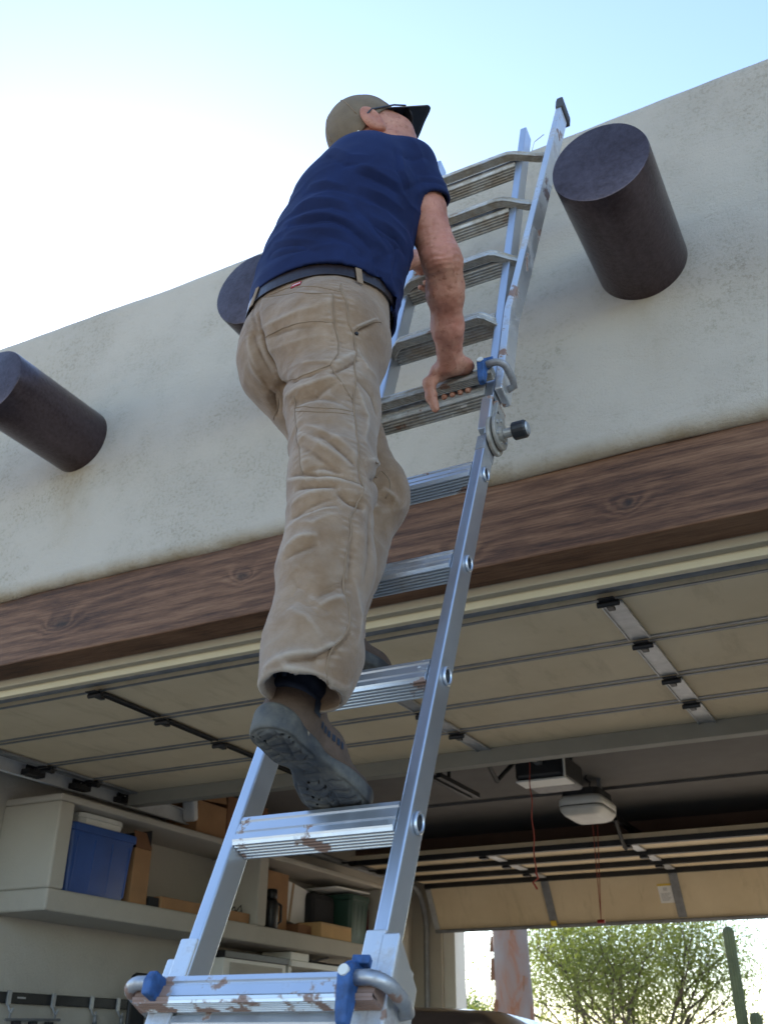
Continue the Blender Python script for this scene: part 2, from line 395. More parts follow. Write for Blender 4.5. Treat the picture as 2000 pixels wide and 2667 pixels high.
# built-in shelf
sh = MB()
XF, XW = -4.10, -4.519
def slab(x0, x1, y0, y1, z0, z1, name='shelf_board', mat=None): m = MB(); m.box(x0, x1, y0, y1, z0+H, z1+H); return m.build(name, mat or m_inwall, bld, .012, seg=3)
slab(XW, XF, 4.10, 7.95, .627, .738)
slab(XW, XF, 4.10, 7.95, 1.187, 1.226)
slab(XW, XF, 4.10, 4.213, .7385, 1.1865, 'shelf_side')
slab(XW, XF, 6.045, 6.155, .7385, 1.1865, 'shelf_side')
slab(XW, XF, 7.84, 7.95, .7385, 1.1865, 'shelf_side')

# ------------------------------------------------------------------ front garage door, rolled up
def garage_door_front():
    d = thing('garage_door', 'beige sectional garage door rolled up overhead behind the timber lintel', 'garage door', (-1.88, 3.9, 1.35+H))
    ys = [3.095, 3.542, 3.988, 4.352, 4.733]; x0, x1 = -4.165, .40; z = 1.35+H
    for a, b in zip(ys[:-1], ys[1:]):
        m = MB(); m.box(x0, x1, a+.012, b-.012, z, z+.035); s = m.build('panel', m_door, d, .004)
        m = MB(); m.box(x0, x1, a+.0125, a+.030, z-.004, z-.0005); m.build('edge_rail', m_galvd, s)
        m = MB(); m.box(x0, x1, b-.030, b-.0125, z-.004, z-.0005); m.build('edge_rail', m_galvd, s)
    m = MB(); m.box(x0, x1, 3.068, 3.10, z+.010, z+.05); m.build('bottom_seal', m_galvd, d, .01)
    for x, wd, mt in ((-.77, .040, m_galv), (-1.876, .036, m_galv), (-2.995, .020, m_black), (-4.13, .035, m_galvd), (.365, .035, m_galv)):  # narrow stile painted black for the dark interior it reflects
        for a, b in zip(ys[:-1], ys[1:]):
            m = MB(); m.box(x-wd, x+wd, a+.035, b-.035, z-.010, z-.0045); m.box(x-wd, x-wd+.006, a+.035, b-.035, z-.016, z-.0105); m.box(x+wd-.006, x+wd, a+.035, b-.035, z-.016, z-.0105)
            m.build('stile', mt, d, .002)
        for a in ys[:-1]:
            m = MB(); m.box(x-.028, x+.028, a-.035, a+.03, z-.022, z-.0165); m.tube([(x-.038, a, z-.028), (x+.038, a, z-.028)], .011, 8); m.box(x-.012, x+.012, a+.01, a+.05, z-.036, z-.0225)
            m.build('hinge', m_black, d, .002)
    # reinforcing strut at the inner end
    m = MB(); y = 4.70
    m.box(x0, x1, y, y+.004, z-.075, z-.001); m.box(x0, x1, y+.005, y+.075, z-.075, z-.071); m.box(x0, x1, y+.0755, y+.0795, z-.075, z-.001)
    m.build('strut', m_galvd if False else M_plain('grey_painted_strut', (.20, .19, .155), .6, .1, .08, 6), d, .003)
    # track, rollers
    m = MB(); X = -4.245
    m.box(X-.028, X-.025, 2.95, 5.5, z-.055, z+.03); m.box(X-.024, X+.004, 2.95, 5.5, z-.058, z-.055); m.box(X-.024, X+.004, 2.95, 5.5, z+.030, z+.033)
    m.box(X-.085, X-.029, 2.95, 5.5, z+.026, z+.030); m.build('track', M_plain('pale_galvanised_track', (.58, .59, .59), .5, .1, .12, 10), d)
    for a in ys:
        m = MB(); m.tube([(X-.005, a, z), (-4.10, a, z-.012)], .006, 8); m.tube([(X-.02, a, z), (X-.004, a, z)], .026, 14); m.box(X-.010, X+.05, a-.06, a+.06, z-.05, z-.02); m.build('roller', m_black, d)
        m = MB(); m.box(-4.185, -4.10, a-.03, a+.05, z-.024, z-.019); m.box(-4.19, -4.184, a-.03, a+.05, z-.030, z+.03); m.build('bracket', m_black, d, .002)
    m = MB(); X = .57; m.box(X-.005, X+.028, 2.95, 5.5, z-.033, z+.033); m.build('track', m_galv, d)
    return d
garage_door_front()

def garage_door_back():
    d = thing('garage_door', 'far beige garage door, lowest section hanging down above the view of trees', 'garage door', (-1.95, 8.6, 1.38+H))
    x0, x1 = -4.25, .34; z = 1.38
    ys = [7.57, 8.05, 8.53, 9.0]
    for a, b in zip(ys[:-1], ys[1:]):
        m = MB(); m.box(x0, x1, a+.006, b-.006, z+H, z+.035+H); m.build('panel', m_door, d, .003)
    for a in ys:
        m = MB(); m.box(x0, x1, a+.0, a+.004, z-.042+H, z-.002+H); m.box(x0, x1, a+.005, a+.05, z-.042+H, z-.038+H); m.build('strut', m_black, d)  # struts coloured black to paint the shaded gaps between panels
    # hanging bottom section
    p0 = np.array([0, 9.02, 1.366+H]); p1 = np.array([0, 9.25, .985+H]); t = p1-p0; L = np.linalg.norm(t); t /= L; nn = np.array([0, -t[2], t[1]])
    if nn[1] > 0: nn = -nn
    ex = np.array([1., 0, 0])
    m = MB(); m.obox(p0+ex*x0, ex*(x1-x0), t*L, -nn*.035); m.build('panel', m_door, d, .003)
    m = MB(); m.obox(p0+ex*x0+t*(L-.022)+nn*.002, ex*(x1-x0), t*.03, nn*.016); m.build('bottom_rail', m_galvd, d, .003)
    m = MB(); m.obox(p0+ex*x0+t*.004+nn*.002, ex*(x1-x0), t*.016, nn*.012); m.build('edge_rail', m_galv, d, .002)
    for x in (-3.08, -1.945, -.81):
        m = MB(); m.obox(p0+ex*(x-.036)+t*.025+nn*.002, ex*.072, t*(L-.06), nn*.014); m.build('stile', m_galvd, d, .003)
        for a, b in zip(ys[:-1], ys[1:]):
            m = MB(); m.box(x-.036, x+.036, a+.055, b-.012, z-.018+H, z-.002+H); m.build('stile', m_galv, d, .003)
            m = MB(); m.box(x-.03, x+.03, a+.02, a+.085, z-.06+H, z-.043+H); m.build('hinge', m_black, d, .002)
    m = MB(); m.obox(p0+ex*(x0+.002)+t*.03+nn*.002, ex*.05, t*(L-.06), nn*.02); m.build('stile', m_galv, d, .003)
    # warning label beside the stile
    X = -2.10
    m = MB(); m.obox(p0+ex*X+t*.125+nn*.0010, ex*.115, t*.16, nn*.0008); lb = m.build('warning_label', m_paper, d)
    m = MB(); m.obox(p0+ex*X+t*.118+nn*.0020, ex*.115, t*.018, nn*.0008); m.build('label_stripe', m_yellow, lb)
    m = MB()
    m.obox(p0+ex*(X+.045)+t*.150+nn*.0022, ex*.006, t*.03, nn*.0005); m.obox(p0+ex*(X+.056)+t*.150+nn*.0022, ex*.006, t*.03, nn*.0005); m.obox(p0+ex*(X+.068)+t*.150+nn*.0022, ex*.005, t*.03, nn*.0005)
    for k in range(6): m.obox(p0+ex*(X+.014)+t*(.20+.012*k)+nn*.0022, ex*(.085-.012*(k % 3)), t*.004, nn*.0005)
    m.build('label_print', m_print, lb)
    m = MB(); m.obox(p0+ex*(-3.11)+t*(L-.062)+nn*.0175, ex*.055, t*.05, nn*.001); m.build('yellow_tag', m_yellow, d)
    # side track: vertical run, bend and horizontal run
    X = -4.36
    pts = [(X, 9.27, .03), (X, 9.27, .98+H)] + [(X, 8.92+.35*math.cos(a), .98+.40*math.sin(a)+H) for a in np.linspace(.2, math.pi/2, 8)] + [(X, 6.75, 1.385+H)]
    m = MB(); m.tube(pts, .026, 6); m.build('track', m_galvd, d)
    for a in ys[:3]:
        m = MB(); m.tube([(X+.01, a+.02, 1.375+H), (-4.22, a+.02, 1.365+H)], .008, 8); m.box(-4.26, -4.20, a-.01, a+.06, 1.345+H, 1.375+H); m.build('roller', m_black, d)
garage_door_back()

# ------------------------------------------------------------------ door openers
def opener_front():
    t = thing('door_opener', 'dark door opener head with white rim, tucked up behind the near door strut', 'door opener', (-1.9, 5.9, 1.62+H))
    x0, x1, y0, y1, z0, z1 = -2.06, -1.76, 5.62, 6.02, 1.385, 1.545
    m = MB(); m.box(x0, x1, y0, y1, z0+.012+H, z1+H); m.build('housing', m_blackp, t, .03, seg=4)
    m = MB(); m.box(x0+.01, x1+.012, y0-.012, y0+.16, z0+H, z0+.011+H); m.build('light_lens', m_whitep, t, .004)
    m = MB(); m.box(x1+.001, x1+.012, y0-.012, y0+.010, z0+.012+H, z1-.03+H); m.build('rim', m_whitep, t, .004)
    m = MB(); m.box(-1.92, -1.88, 3.0, 5.62, 1.475+H, 1.515+H); m.build('rail', m_galvd, t, .004)
    m = MB(); m.tube([(-1.89, 4.75, 1.385+H), (-1.90, 4.80, 1.30+H), (-1.93, 5.00, 1.255+H)], .013, 8); m.tube([(-1.93, 5.00, 1.255+H), (-1.91, 5.22, 1.40+H), (-1.90, 5.26, 1.475+H)], .013, 8); m.build('door_arm', m_black, t)
    m = MB(); m.box(-1.94, -1.86, 5.2, 5.34, 1.43+H, 1.474+H); m.build('trolley', m_black, t, .006)
    for x in (-2.0, -1.80):
        m = MB(); m.box(x-.012, x+.012, 5.9, 5.925, 1.546+H, 1.62+H); m.build('hanger', m_galvd, t)
    pts = [(-1.845+.004*math.sin(k*1.1), 5.28, 1.43+H-k*.032) for k in range(20)]
    m = MB(); m.tube(pts, .0035, 5); c = m.build('release_cord', m_cord, t)
    m = MB(); m.tube([(-1.845, 5.28, .83+H), (-1.835, 5.285, .80+H), (-1.86, 5.27, .78+H), (-1.842, 5.28, .745+H)], .006, 5); m.build('knot', m_cord, c)
opener_front()
def opener_back():
    t = thing('door_opener', 'cream rounded door opener head hanging in mid garage with black rail', 'door opener', (-1.95, 6.7, 1.62+H))
    cx, cy_, z0 = -1.955, 6.72, 1.365
    rings = []
    def rr(w, d, z, rad):
        pts = []
        for (sx, sy_, a0) in ((1, 1, 0), (-1, 1, 90), (-1, -1, 180), (1, -1, 270)):
            for k in range(5):
                a = math.radians(a0+k*22.5); pts.append((cx+sx*(w-rad)+rad*math.cos(a), cy_+sy_*(d-rad)+rad*math.sin(a), z+H))
        return pts
    m = MB(); m.loft([rr(.10, .15, z0, .05), rr(.125, .18, z0+.012, .06), rr(.145, .20, z0+.04, .06), rr(.15, .205, z0+.058, .06)]); m.build('light_lens', m_whitep, t, smooth=True, recalc=True)
    m = MB(); m.loft([rr(.147, .20, z0+.0585, .06), rr(.147, .20, z0+.066, .06)]); m.build('seam', m_blackp, t, recalc=True)
    m = MB(); m.loft([rr(.15, .205, z0+.0665, .06), rr(.15, .205, z0+.105, .06), rr(.135, .19, z0+.128, .06)]); m.build('housing', m_whitep, t, smooth=True, recalc=True)
    m = MB(); m.loft([rr(.13, .185, z0+.129, .06), rr(.13, .185, z0+.175, .06)]); m.build('motor_cover', m_blackp, t, recalc=True)
    m = MB(); m.box(-1.975, -1.935, 6.9, 9.2, 1.475+H, 1.515+H); m.build('rail', m_black, t, .004)
    m = MB(); m.tube([(-1.93, 7.30, 1.47+H), (-1.95, 7.50, 1.36+H), (-1.95, 7.59, 1.31+H)], .014, 8); m.build('door_arm', m_black, t)
    for x in (-2.06, -1.85):
        m = MB(); m.box(x-.014, x+.014, 6.66, 6.69, 1.541+H, 1.62+H); m.build('hanger', m_galvd, t)
    for x in (-2.02, -1.98, -1.90):
        m = MB(); m.tube([(x, 6.60, 1.54+H), (x+.02, 6.56, 1.57+H), (x-.01, 6.55, 1.60+H), (x, 6.56, 1.62+H)], .006, 6); m.build('wire', m_blackp, t)
    for dx in (0, .035):
        pts = [(-2.07+dx*(1-k/14), 7.2, 1.44+H-k*.046) for k in range(15)]
        m = MB(); m.tube(pts, .003, 5); c = m.build('release_cord', m_cord, t)
    m = MB(); m.tube([(-2.095, 7.2, .785+H), (-2.045, 7.2, .785+H)], .012, 8); m.build('release_handle', m_red, t)
opener_back()
# double steel bar under the ceiling and papers on the opener shelf
t = thing('ceiling_bar', 'pair of dark perforated steel bars under the ceiling left of the openers', 'steel bar', (-2.46, 5.6, 1.62+H))
for dx in (0, .055):
    m = MB(); m.box(-2.50+dx, -2.47+dx, 5.35, 5.95, 1.40+H, 1.43+H); m.build('bar', m_black, t, .003)
    m = MB(); m.box(-2.492+dx, -2.478+dx, 5.50, 5.52, 1.431+H, 1.62+H); m.build('hanger', m_black, t)
# ------------------------------------------------------------------ ladder
LB, DL, NL = np.array([0, 1.302, .11+H]), np.array([0, .4043, .9146]), np.array([0, -.9146, .4043])
UB, DU, NU = np.array([0, 1.828, 1.30+H]), np.array([0, .316, .949]), np.array([0, -.949, .316])
EX = np.array([1., 0, 0])
def lo(x, l, a): return LB+DL*l+NL*a+EX*x
def hi(x, l, a): return UB+DU*l+NU*a+EX*x
m_rail = M_alu('ladder_aluminium', (.58, .615, .67), .34, .0)
m_rung = M_alu('painted_splashed_aluminium', (.60, .63, .67), .42, .14, (.20, .15, .11), .35)
m_rungb = M_alu('paint_stained_aluminium', (.60, .63, .67), .32, .25, (.15, .095, .06), 1.35)
m_rungu = M_alu('dusty_aluminium_rung', (.62, .62, .60), .38, .72, (.20, .165, .115), .3)
m_orail = M_alu('worn_aluminium', (.68, .69, .70), .40, .25, (.19, .12, .085), .5)
m_lockb = M_plain('scuffed_blue_plastic', (.020, .070, .20), .6, 0, .55, 45, .4, 60)
m_tube = M_alu('grey_steel_tube', (.42, .43, .45), .42, .35, (.13, .10, .075), .2)
m_hinge = M_alu('scuffed_hinge_steel', (.42, .40, .36), .5, .55, (.20, .16, .12), .4)
m_foot = M_plain('black_rubber_foot', (.045, .045, .048), .8, 0, .2, 30)
lad = thing('folding_ladder', 'extended aluminium folding ladder, paint splashed, leaning on the stucco parapet', 'ladder', (-.85, .58, 0))
XL, XR = -1.017, -.679; RW, RD = .0225, .050

def railmesh(P, xa, l0, l1, a0, depth, wdt, name, mat, x_end=None, lk=None):
    # C-section rail: front flange, outer web and back flange as one closed tube
    m = MB(); rings = []
    ls = [l0, l1] if lk is None else [l0, lk-.03, lk+.03, l1]
    for l in ls:
        dx = 0 if lk is None else (0 if l <= lk else x_end*(l-lk)/(l1-lk))
        rings.append([P(xa+dx, l, a0), P(xa+wdt+dx, l, a0), P(xa+wdt+dx, l, a0-depth), P(xa+dx, l, a0-depth)])
    m.loft(rings); return m.build(name, mat, lad, .0035, recalc=True, seg=3)
railmesh(lo, XL, -1.55, 1.21, 0, RD, RW, 'inner_rail', m_rail)
railmesh(lo, XR-RW, -1.55, 1.21, 0, RD, RW, 'inner_rail', m_rail)
railmesh(hi, XL, .03, 1.525, 0, RD, RW, 'inner_rail', m_rail)
railmesh(hi, XR-RW, .03, 1.525, 0, RD, RW, 'inner_rail', m_rail)
# outer sections
def orail(P, side, ls, xs, name='outer_rail', a0=.004, dep=.062, wd=.020):
    m = MB(); rings = []
    for l, x in zip(ls, xs):
        xa = x if side > 0 else x-wd
        rings.append([P(xa, l, a0), P(xa+wd, l, a0), P(xa+wd, l, a0-dep), P(xa, l, a0-dep)])
    m.loft(rings); return m.build(name, m_orail, lad, .0035, recalc=True, seg=3)
orail(lo, 1, [-1.815, -.75, -.62, -.028, .008], [XR+.13, XR+.012, XR+.002, XR+.002, XR+.002])
orail(lo, -1, [-1.815, -.75, -.62, -.028, .008], [XL-.13, XL-.012, XL-.002, XL-.002, XL-.002])
UK = [.085, .43, .50, 1.60]
orail(hi, 1, UK, [XR+.002, XR+.002, XR+.010, XR+.105])
orail(hi, -1, UK, [XL-.002, XL-.002, XL-.010, XL-.105])
for s, x in ((1, XR+.105), (-1, XL-.125)):
    m = MB(); rings = [[hi(x-.003+k*.0008, l, .008), hi(x+.024-k*.0008, l, .008), hi(x+.024-k*.0008, l, -.072), hi(x-.003+k*.0008, l, -.072)] for k, l in ((0, 1.565), (0, 1.615), (4, 1.64))]
    m.loft(rings); m.build('rubber_foot', m_foot, lad, .004, recalc=True)
    x2 = (XR+.10 if s > 0 else XL-.10)
    m = MB(); rings = [[lo(x2-.0+k*0, l, .01), lo(x2+.05, l, .01), lo(x2+.05, l, -.07), lo(x2, l, -.07)] if s > 0 else [lo(x2-.05, l, .01), lo(x2, l, .01), lo(x2, l, -.07), lo(x2-.05, l, -.07)] for k, l in ((0, -1.832), (0, -1.76))]
    m.loft(rings); m.build('rubber_foot', m_foot, lad, .004, recalc=True)

def profile(nr=6, h=.050, dep=.046, tilt=.006):
    # rung section (a towards the climber, l along the ladder): grooved front face, ribbed underside
    p = [(-.002, .0), (.000, -.008), (-.0025, -.0105), (-.0025, -.0125), (.001, -.015), (.003, -.030), (.0005, -.032), (.0005, -.035), (.005, -.037), (.006, -h+.003), (.004, -h)]
    for k in range(nr):
        a0 = .004-(dep)*k/nr; st = dep/nr
        p += [(a0-.30*st, -h-.0045), (a0-.62*st, -h-.0045), (a0-.78*st, -h+.0005), (a0-st, -h+.0005)]
    p += [(-dep, -h+.004), (-dep-.002, -.004), (-dep+.006, .0)]
    return p
def rung(P, l, x0, x1, name, mat, prof, a_of=None, n=2):
    xs = np.linspace(x0, x1, n); m = MB(); rings = []
    for x in xs:
        da = a_of(x) if a_of else 0; rings.append([P(x, l+q, a+da) for a, q in prof])
    m.loft(rings); return m.build(name, mat, lad, recalc=True)
PR = profile()
for l in (-.625, -.333, -.041, .251, .545, .835, 1.127): rung(lo, l, XL+RW+.001, XR-RW-.001, 'rung', m_rung, PR)
for l in (.134, .429, .724, 1.014, 1.308): rung(hi, l, XL+RW+.001, XR-RW-.001, 'rung', m_rungu, profile(5))
# outer rungs: lower ones straight in front of the rails, upper ones bent back to the flared rails
PO = profile(5, .032, .024)
POL = profile(6, .036, .030)
for l in (-.036, -.328, -.62): rung(lo, l, XL-.024, XR+.022, 'outer_rung', m_rungb, [(a+.036, q) for a, q in POL])
def bow(w0, w1):
    def f(x):
        e = min(x-(XL-w1), (XR+w1)-x); t = max(0, min(1, e/(w1+.055))); return -.050*(1-t*t*(3-2*t))
    return f
for l, fl in ((.142, .0), (.400, .0), (.705, .030), (1.012, .056), (1.312, .082)):
    xw = fl+.004
    rung(hi, l, XL-xw, XR+xw, 'outer_rung', m_rungu, [(a+.034, q) for a, q in PO], None if l < .2 else bow(0, xw), 25)
# flattened rung ends riveted in the right rails
def ring_end(P, l, a, x):
    m = MB(); n = 20; R0 = .0165
    pts = [P(x+.003, l+R0*math.cos(t), a+R0*.80*math.sin(t)) for t in np.linspace(0, 2*math.pi, n+1)]
    m.tube(pts, .0032, 6, cap=False); m.build('rung_end', m_rail, lad, smooth=True)
    m = MB(); m.add([P(x+.0013, l+R0*math.cos(t), a+R0*.80*math.sin(t)) for t in np.linspace(0, 2*math.pi, n, endpoint=False)], [tuple(range(n))]); m.build('rung_bore', m_black, lad)
for l in (.225, .520, .812, 1.100): ring_end(lo, l, -.026, XR)
# locks: bent tube and blue catch at the top of the lower and the bottom of the upper outer section
def lock(P, l, side, s=1.0):
    x = XR if side > 0 else XL; k = side
    pts = [P(x-k*.012, l, .048), P(x+k*.018, l, .048)] + [P(x+k*(.018+.022*math.sin(t)), l-.004*math.sin(t), .026+.022*math.cos(t)) for t in np.linspace(.3, math.pi/2, 5)] + [P(x+k*.042, l-.006, -.008), P(x+k*.038, l-.008, -.028), P(x+k*.018, l-.008, -.034)]
    m = MB(); m.tube(pts, .0100*s, 14); t = m.build('lock_handle', m_tube, lad, smooth=True)
    if side < 0: k = -1
    # catch
    xc = x-k*.012
    m = MB(); rings = []
    for q, wd, a0, a1 in ((.022, .009, .030, .052), (.012, .013, .028, .060), (-.004, .0125, .032, .066), (-.022, .0115, .034, .062), (-.044, .0105, .034, .056), (-.058, .010, .034, .048)):
        wd *= (.78 if side > 0 else .6)
        if side < 0 and (q < -.03 or q > .0125): continue
        rings.append([P(xc-wd, l+q, a0), P(xc+wd, l+q, a0), P(xc+wd, l+q, a1), P(xc-wd, l+q, a1)])
    m.loft(rings); b = m.build('lock_catch', m_lockb, lad, .003, recalc=True, seg=2)
    if side < 0: return
    m = MB(); m.tube([P(xc, l+.001, .060), P(xc, l+.001, .0685)], .0075, 14); m.build('rivet', m_whitep, b)
    m = MB(); rings = [[P(xc+k*u, l+.020+v, a) for u, a in ((-.006, .030), (.018, .030), (.022, .046), (-.004, .048))] for v in (0, .012)]
    m.loft(rings); m.build('catch_lip', m_lockb, b, .002, recalc=True)
lock(lo, -.052, 1); lock(lo, -.052, -1); lock(hi, .128, 1, .9); lock(hi, .128, -1, .9)
# sleeves with slanted end at the top of the lower outer section
for s in (1, -1):
    xa = XR+.0 if s > 0 else XL-.0245
    m = MB(); ring = lambda lA, lB: [lo(xa-.002 if s > 0 else xa, lA, .010), lo(xa+.0265, lA, .010), lo(xa+.0265, lB, -.066), lo(xa-.002 if s > 0 else xa, lB, -.066)]
    if s > 0: m.loft([ring(-.16, -.16), ring(.030, -.012)]); m.build('sleeve', m_orail, lad, .003, recalc=True)
    xf = (XR-RW-.004) if s > 0 else XL-.004
    m = MB(); m.obox(lo(xf, -.10, .004), EX*(RW+.008), DL*.135, NL*.006); m.build('sleeve', m_orail, lad, .002)
# hinges
for s, X in ((1, XR), (-1, XL)):
    for k, off in enumerate((.001, .012)):
        c = lo(X+s*(.003+off), 1.235+.012*k, -.022); n = 28
        r0 = .050 if k == 0 else .046
        ring0 = [c+DL*r0*math.cos(t)+NL*r0*.92*math.sin(t) for t in np.linspace(0, 2*math.pi, n, endpoint=False)]
        m = MB(); m.loft([ring0, [p+EX*s*.008 for p in ring0]]); h = m.build('hinge_plate', m_hinge, lad, .002, recalc=True)
        if k == 1:
            m = MB()
            for j in range(6):
                t = j*math.pi/3+.4; q = c+DL*.030*math.cos(t)+NL*.028*math.sin(t)+EX*s*.006; m.tube([q, q+EX*s*.0045], .005, 8)
            m.build('rivet', m_galv, h)
    c = lo(X+s*.020, 1.235, -.022)
    m = MB(); m.tube([c, c+EX*s*.035], .011, 14); m.tube([c, c+EX*s*.012], .019, 18); m.build('hinge_pin', m_hinge, lad, smooth=False)
    m = MB(); kn = [c+EX*s*.033, c+EX*s*.036, c+EX*s*.062, c+EX*s*.066]; m.tube(kn, [.019, .021, .021, .018], 18); m.build('lock_knob', m_blackp, lad, .001)
    m = MB(); m.tube([c+EX*s*.0662, c+EX*s*.070], [.016, .013], 16); m.build('knob_cap', m_galv, lad)
    # upper hinge bracket with slots
    m = MB(); m.obox(hi(X-(.027 if s > 0 else 0), -.055, .006), EX*.027, DU*.12, -NU*.062); hb = m.build('hinge_bracket', m_orail, lad, .003)
    m = MB(); m.obox(hi(X+(.0 if s > 0 else -.012), -.035, -.004), EX*.012, DU*.085, -NU*.050); m.build('hinge_cheek', m_hinge, lad, .002)
    for q in (-.045, .0):
        m = MB(); m.obox(hi(X+s*.0125, q+.004, -.008), EX*s*.0015, DU*.007-NU*.0, -NU*.045+DU*-.012); m.build('slot', m_black, hb)
    m = MB(); m.tube([hi(X-s*.006, -.075, .0), hi(X-s*.006, .0, .0)], .006, 8); m.build('link_rod', m_galv, lad)
    # cap at the end of the lower rail
    m = MB(); x0 = XR-RW-.001 if s > 0 else XL-.001
    m.obox(lo(x0, 1.165, .0015), EX*(RW+.002), DL*.055, -NL*.054); m.build('rail_cap', m_tube, lad, .004)
# ------------------------------------------------------------------ signed-distance modelling kit (numpy)
def A3(*a): return np.array(a, float)
def unit(v): v = np.asarray(v, float); return v/np.linalg.norm(v)
def smin(a, b, k):
    if k <= 0: return np.minimum(a, b)
    h = np.clip(.5+.5*(b-a)/k, 0, 1); return b+(a-b)*h-k*h*(1-h)
def smax(a, b, k): return -smin(-a, -b, k)
def cone(p, a, b, ra, rb):
    a = np.asarray(a, float); ba = np.asarray(b, float)-a; q = p-a
    t = np.clip(q@ba/(ba@ba), 0, 1); return np.linalg.norm(q-t[:, None]*ba, axis=1)-(ra+(rb-ra)*t)
def ecap(p, a, b, ra, rb, side):            # capsule with elliptical section: ra, rb = (across, deep)
    a = np.asarray(a, float); ba = np.asarray(b, float)-a; L = np.linalg.norm(ba); d = ba/L
    s = np.asarray(side, float); s = unit(s-d*(s@d)); f = np.cross(d, s)
    q = p-a; w = q@d; t = np.clip(w/L, 0, 1); ru = ra[0]+(rb[0]-ra[0])*t; rv = ra[1]+(rb[1]-ra[1])*t; rw = np.minimum(ru, rv)
    x = (q@s)/ru; y = (q@f)/rv; z = (w-t*L)/rw
    k0 = np.sqrt(x*x+y*y+z*z)+1e-9; k1 = np.sqrt((x/ru)**2+(y/rv)**2+(z/rw)**2)+1e-9
    return k0*(k0-1)/k1
def ell(p, c, r, B=None):                   # ellipsoid, B rows = axes
    q = p-np.asarray(c, float)
    if B is not None: q = q@np.asarray(B).T
    r = np.asarray(r, float); k0 = np.linalg.norm(q/r, axis=1)+1e-9; k1 = np.linalg.norm(q/r**2, axis=1)+1e-9
    return k0*(k0-1)/k1
def chain(p, nodes, side, k=.02):
    d = None
    for (a, ra), (b, rb) in zip(nodes[:-1], nodes[1:]):
        e = ecap(p, a, b, ra, rb, side); d = e if d is None else smin(d, e, k)
    return d
def grad(f, p, e=8e-4):
    g = np.empty_like(p)
    for i in range(3):
        o = np.zeros(3); o[i] = e; g[:, i] = (f(p+o)-f(p-o))/(2*e)
    return g
def batched(f, p, n=200000):
    return np.concatenate([f(p[i:i+n]) for i in range(0, len(p), n)]) if len(p) else np.zeros(0)
OFF8 = np.array([(i, j, k) for i in (0, 1) for j in (0, 1) for k in (0, 1)])
def mesh_sdf(f, lo_, hi_, h, relax=2):
    lo_ = np.asarray(lo_, float); N = 16
    n = np.ceil((np.asarray(hi_)-lo_)/(h*N)).astype(int)
    c = np.stack(np.meshgrid(*[np.arange(k) for k in n], indexing='ij'), -1).reshape(-1, 3)
    s = N
    while True:
        d = batched(f, lo_+(c+.5)*h*s); c = c[np.abs(d) < h*s*1.15]
        if s == 1: break
        c = (c[:, None]*2+OFF8[None]).reshape(-1, 3); s //= 2
    mx = int(c.max())+3; enc = lambda a: (a[..., 0]*mx+a[..., 1])*mx+a[..., 2]
    key = enc(c+1); o = np.argsort(key); c = c[o]; key = key[o]
    cor = c[:, None]+OFF8[None]; ck = enc(cor+1); uk, inv = np.unique(ck.ravel(), return_inverse=True)
    up_ = np.stack([uk//(mx*mx), (uk//mx) % mx, uk % mx], -1)-1
    val = batched(f, lo_+up_*h)[inv].reshape(-1, 8)
    sg = val < 0; act = sg.any(1) & ~sg.all(1); c = c[act]; key = key[act]; val = val[act]; sg = sg[act]
    acc = np.zeros((len(c), 3)); cnt = np.zeros(len(c))
    for i in range(8):
        for ax in range(3):
            j = i | (4 >> ax)
            if j == i: continue
            m = sg[:, i] != sg[:, j]; t = np.where(m, val[:, i]/np.where(m, val[:, i]-val[:, j], 1), 0)
            pt = OFF8[i][None]+t[:, None]*(OFF8[j]-OFF8[i])[None]
            acc += np.where(m[:, None], pt, 0); cnt += m
    V = lo_+(c+acc/cnt[:, None])*h
    F = []
    for ax in range(3):
        j = 4 >> ax; m = sg[:, 0] != sg[:, j]; e = np.eye(3, dtype=int); u, v = e[(ax+1) % 3], e[(ax+2) % 3]
        cc = c[m]; fl = sg[m, 0]
        idx = []; ok = np.ones(len(cc), bool)
        for q in (cc, cc-u, cc-u-v, cc-v):
            kk = enc(q+1); w_ = np.clip(np.searchsorted(key, kk), 0, len(key)-1); ok &= key[w_] == kk; idx.append(w_)
        Q = np.stack(idx, 1)[ok]; fl = fl[ok]; Q[~fl] = Q[~fl][:, ::-1]; F.append(Q)
    F = np.concatenate(F)
    for _ in range(relax):                   # pull the vertices onto the exact surface
        d = batched(f, V); g = np.concatenate([grad(f, V[i:i+100000]) for i in range(0, len(V), 100000)]); g2 = np.maximum((g*g).sum(1), .05)
        V = V-np.clip(d/g2, -h, h)[:, None]*g
    return V, F
def vnormals(V, F):
    a = V[F[:, 2]]-V[F[:, 0]]; b = V[F[:, 3]]-V[F[:, 1]]; n = np.cross(a, b); N = np.zeros_like(V)
    for i in range(4): np.add.at(N, F[:, i], n)
    return N/np.maximum(np.linalg.norm(N, axis=1), 1e-12)[:, None]
def lap(V, F, it=1, lam=.5):
    for _ in range(it):
        S = np.zeros_like(V); c = np.zeros(len(V))
        for i in range(4):
            j = F[:, (i+1) % 4]; np.add.at(S, F[:, i], V[j]); np.add.at(c, F[:, i], 1)
            np.add.at(S, j, V[F[:, i]]); np.add.at(c, j, 1)
        V = V+lam*(S/np.maximum(c, 1)[:, None]-V)
    return V
def trace(f, o, d, tmax=4.0, n=200):          # first hit of a ray from outside
    o = np.asarray(o, float); d = unit(d); t = 0.0
    for _ in range(n):
        v = f((o+d*t)[None])[0]
        if v < 3e-4: return o+d*t
        t += v*.7
        if t > tmax: return None
    return None
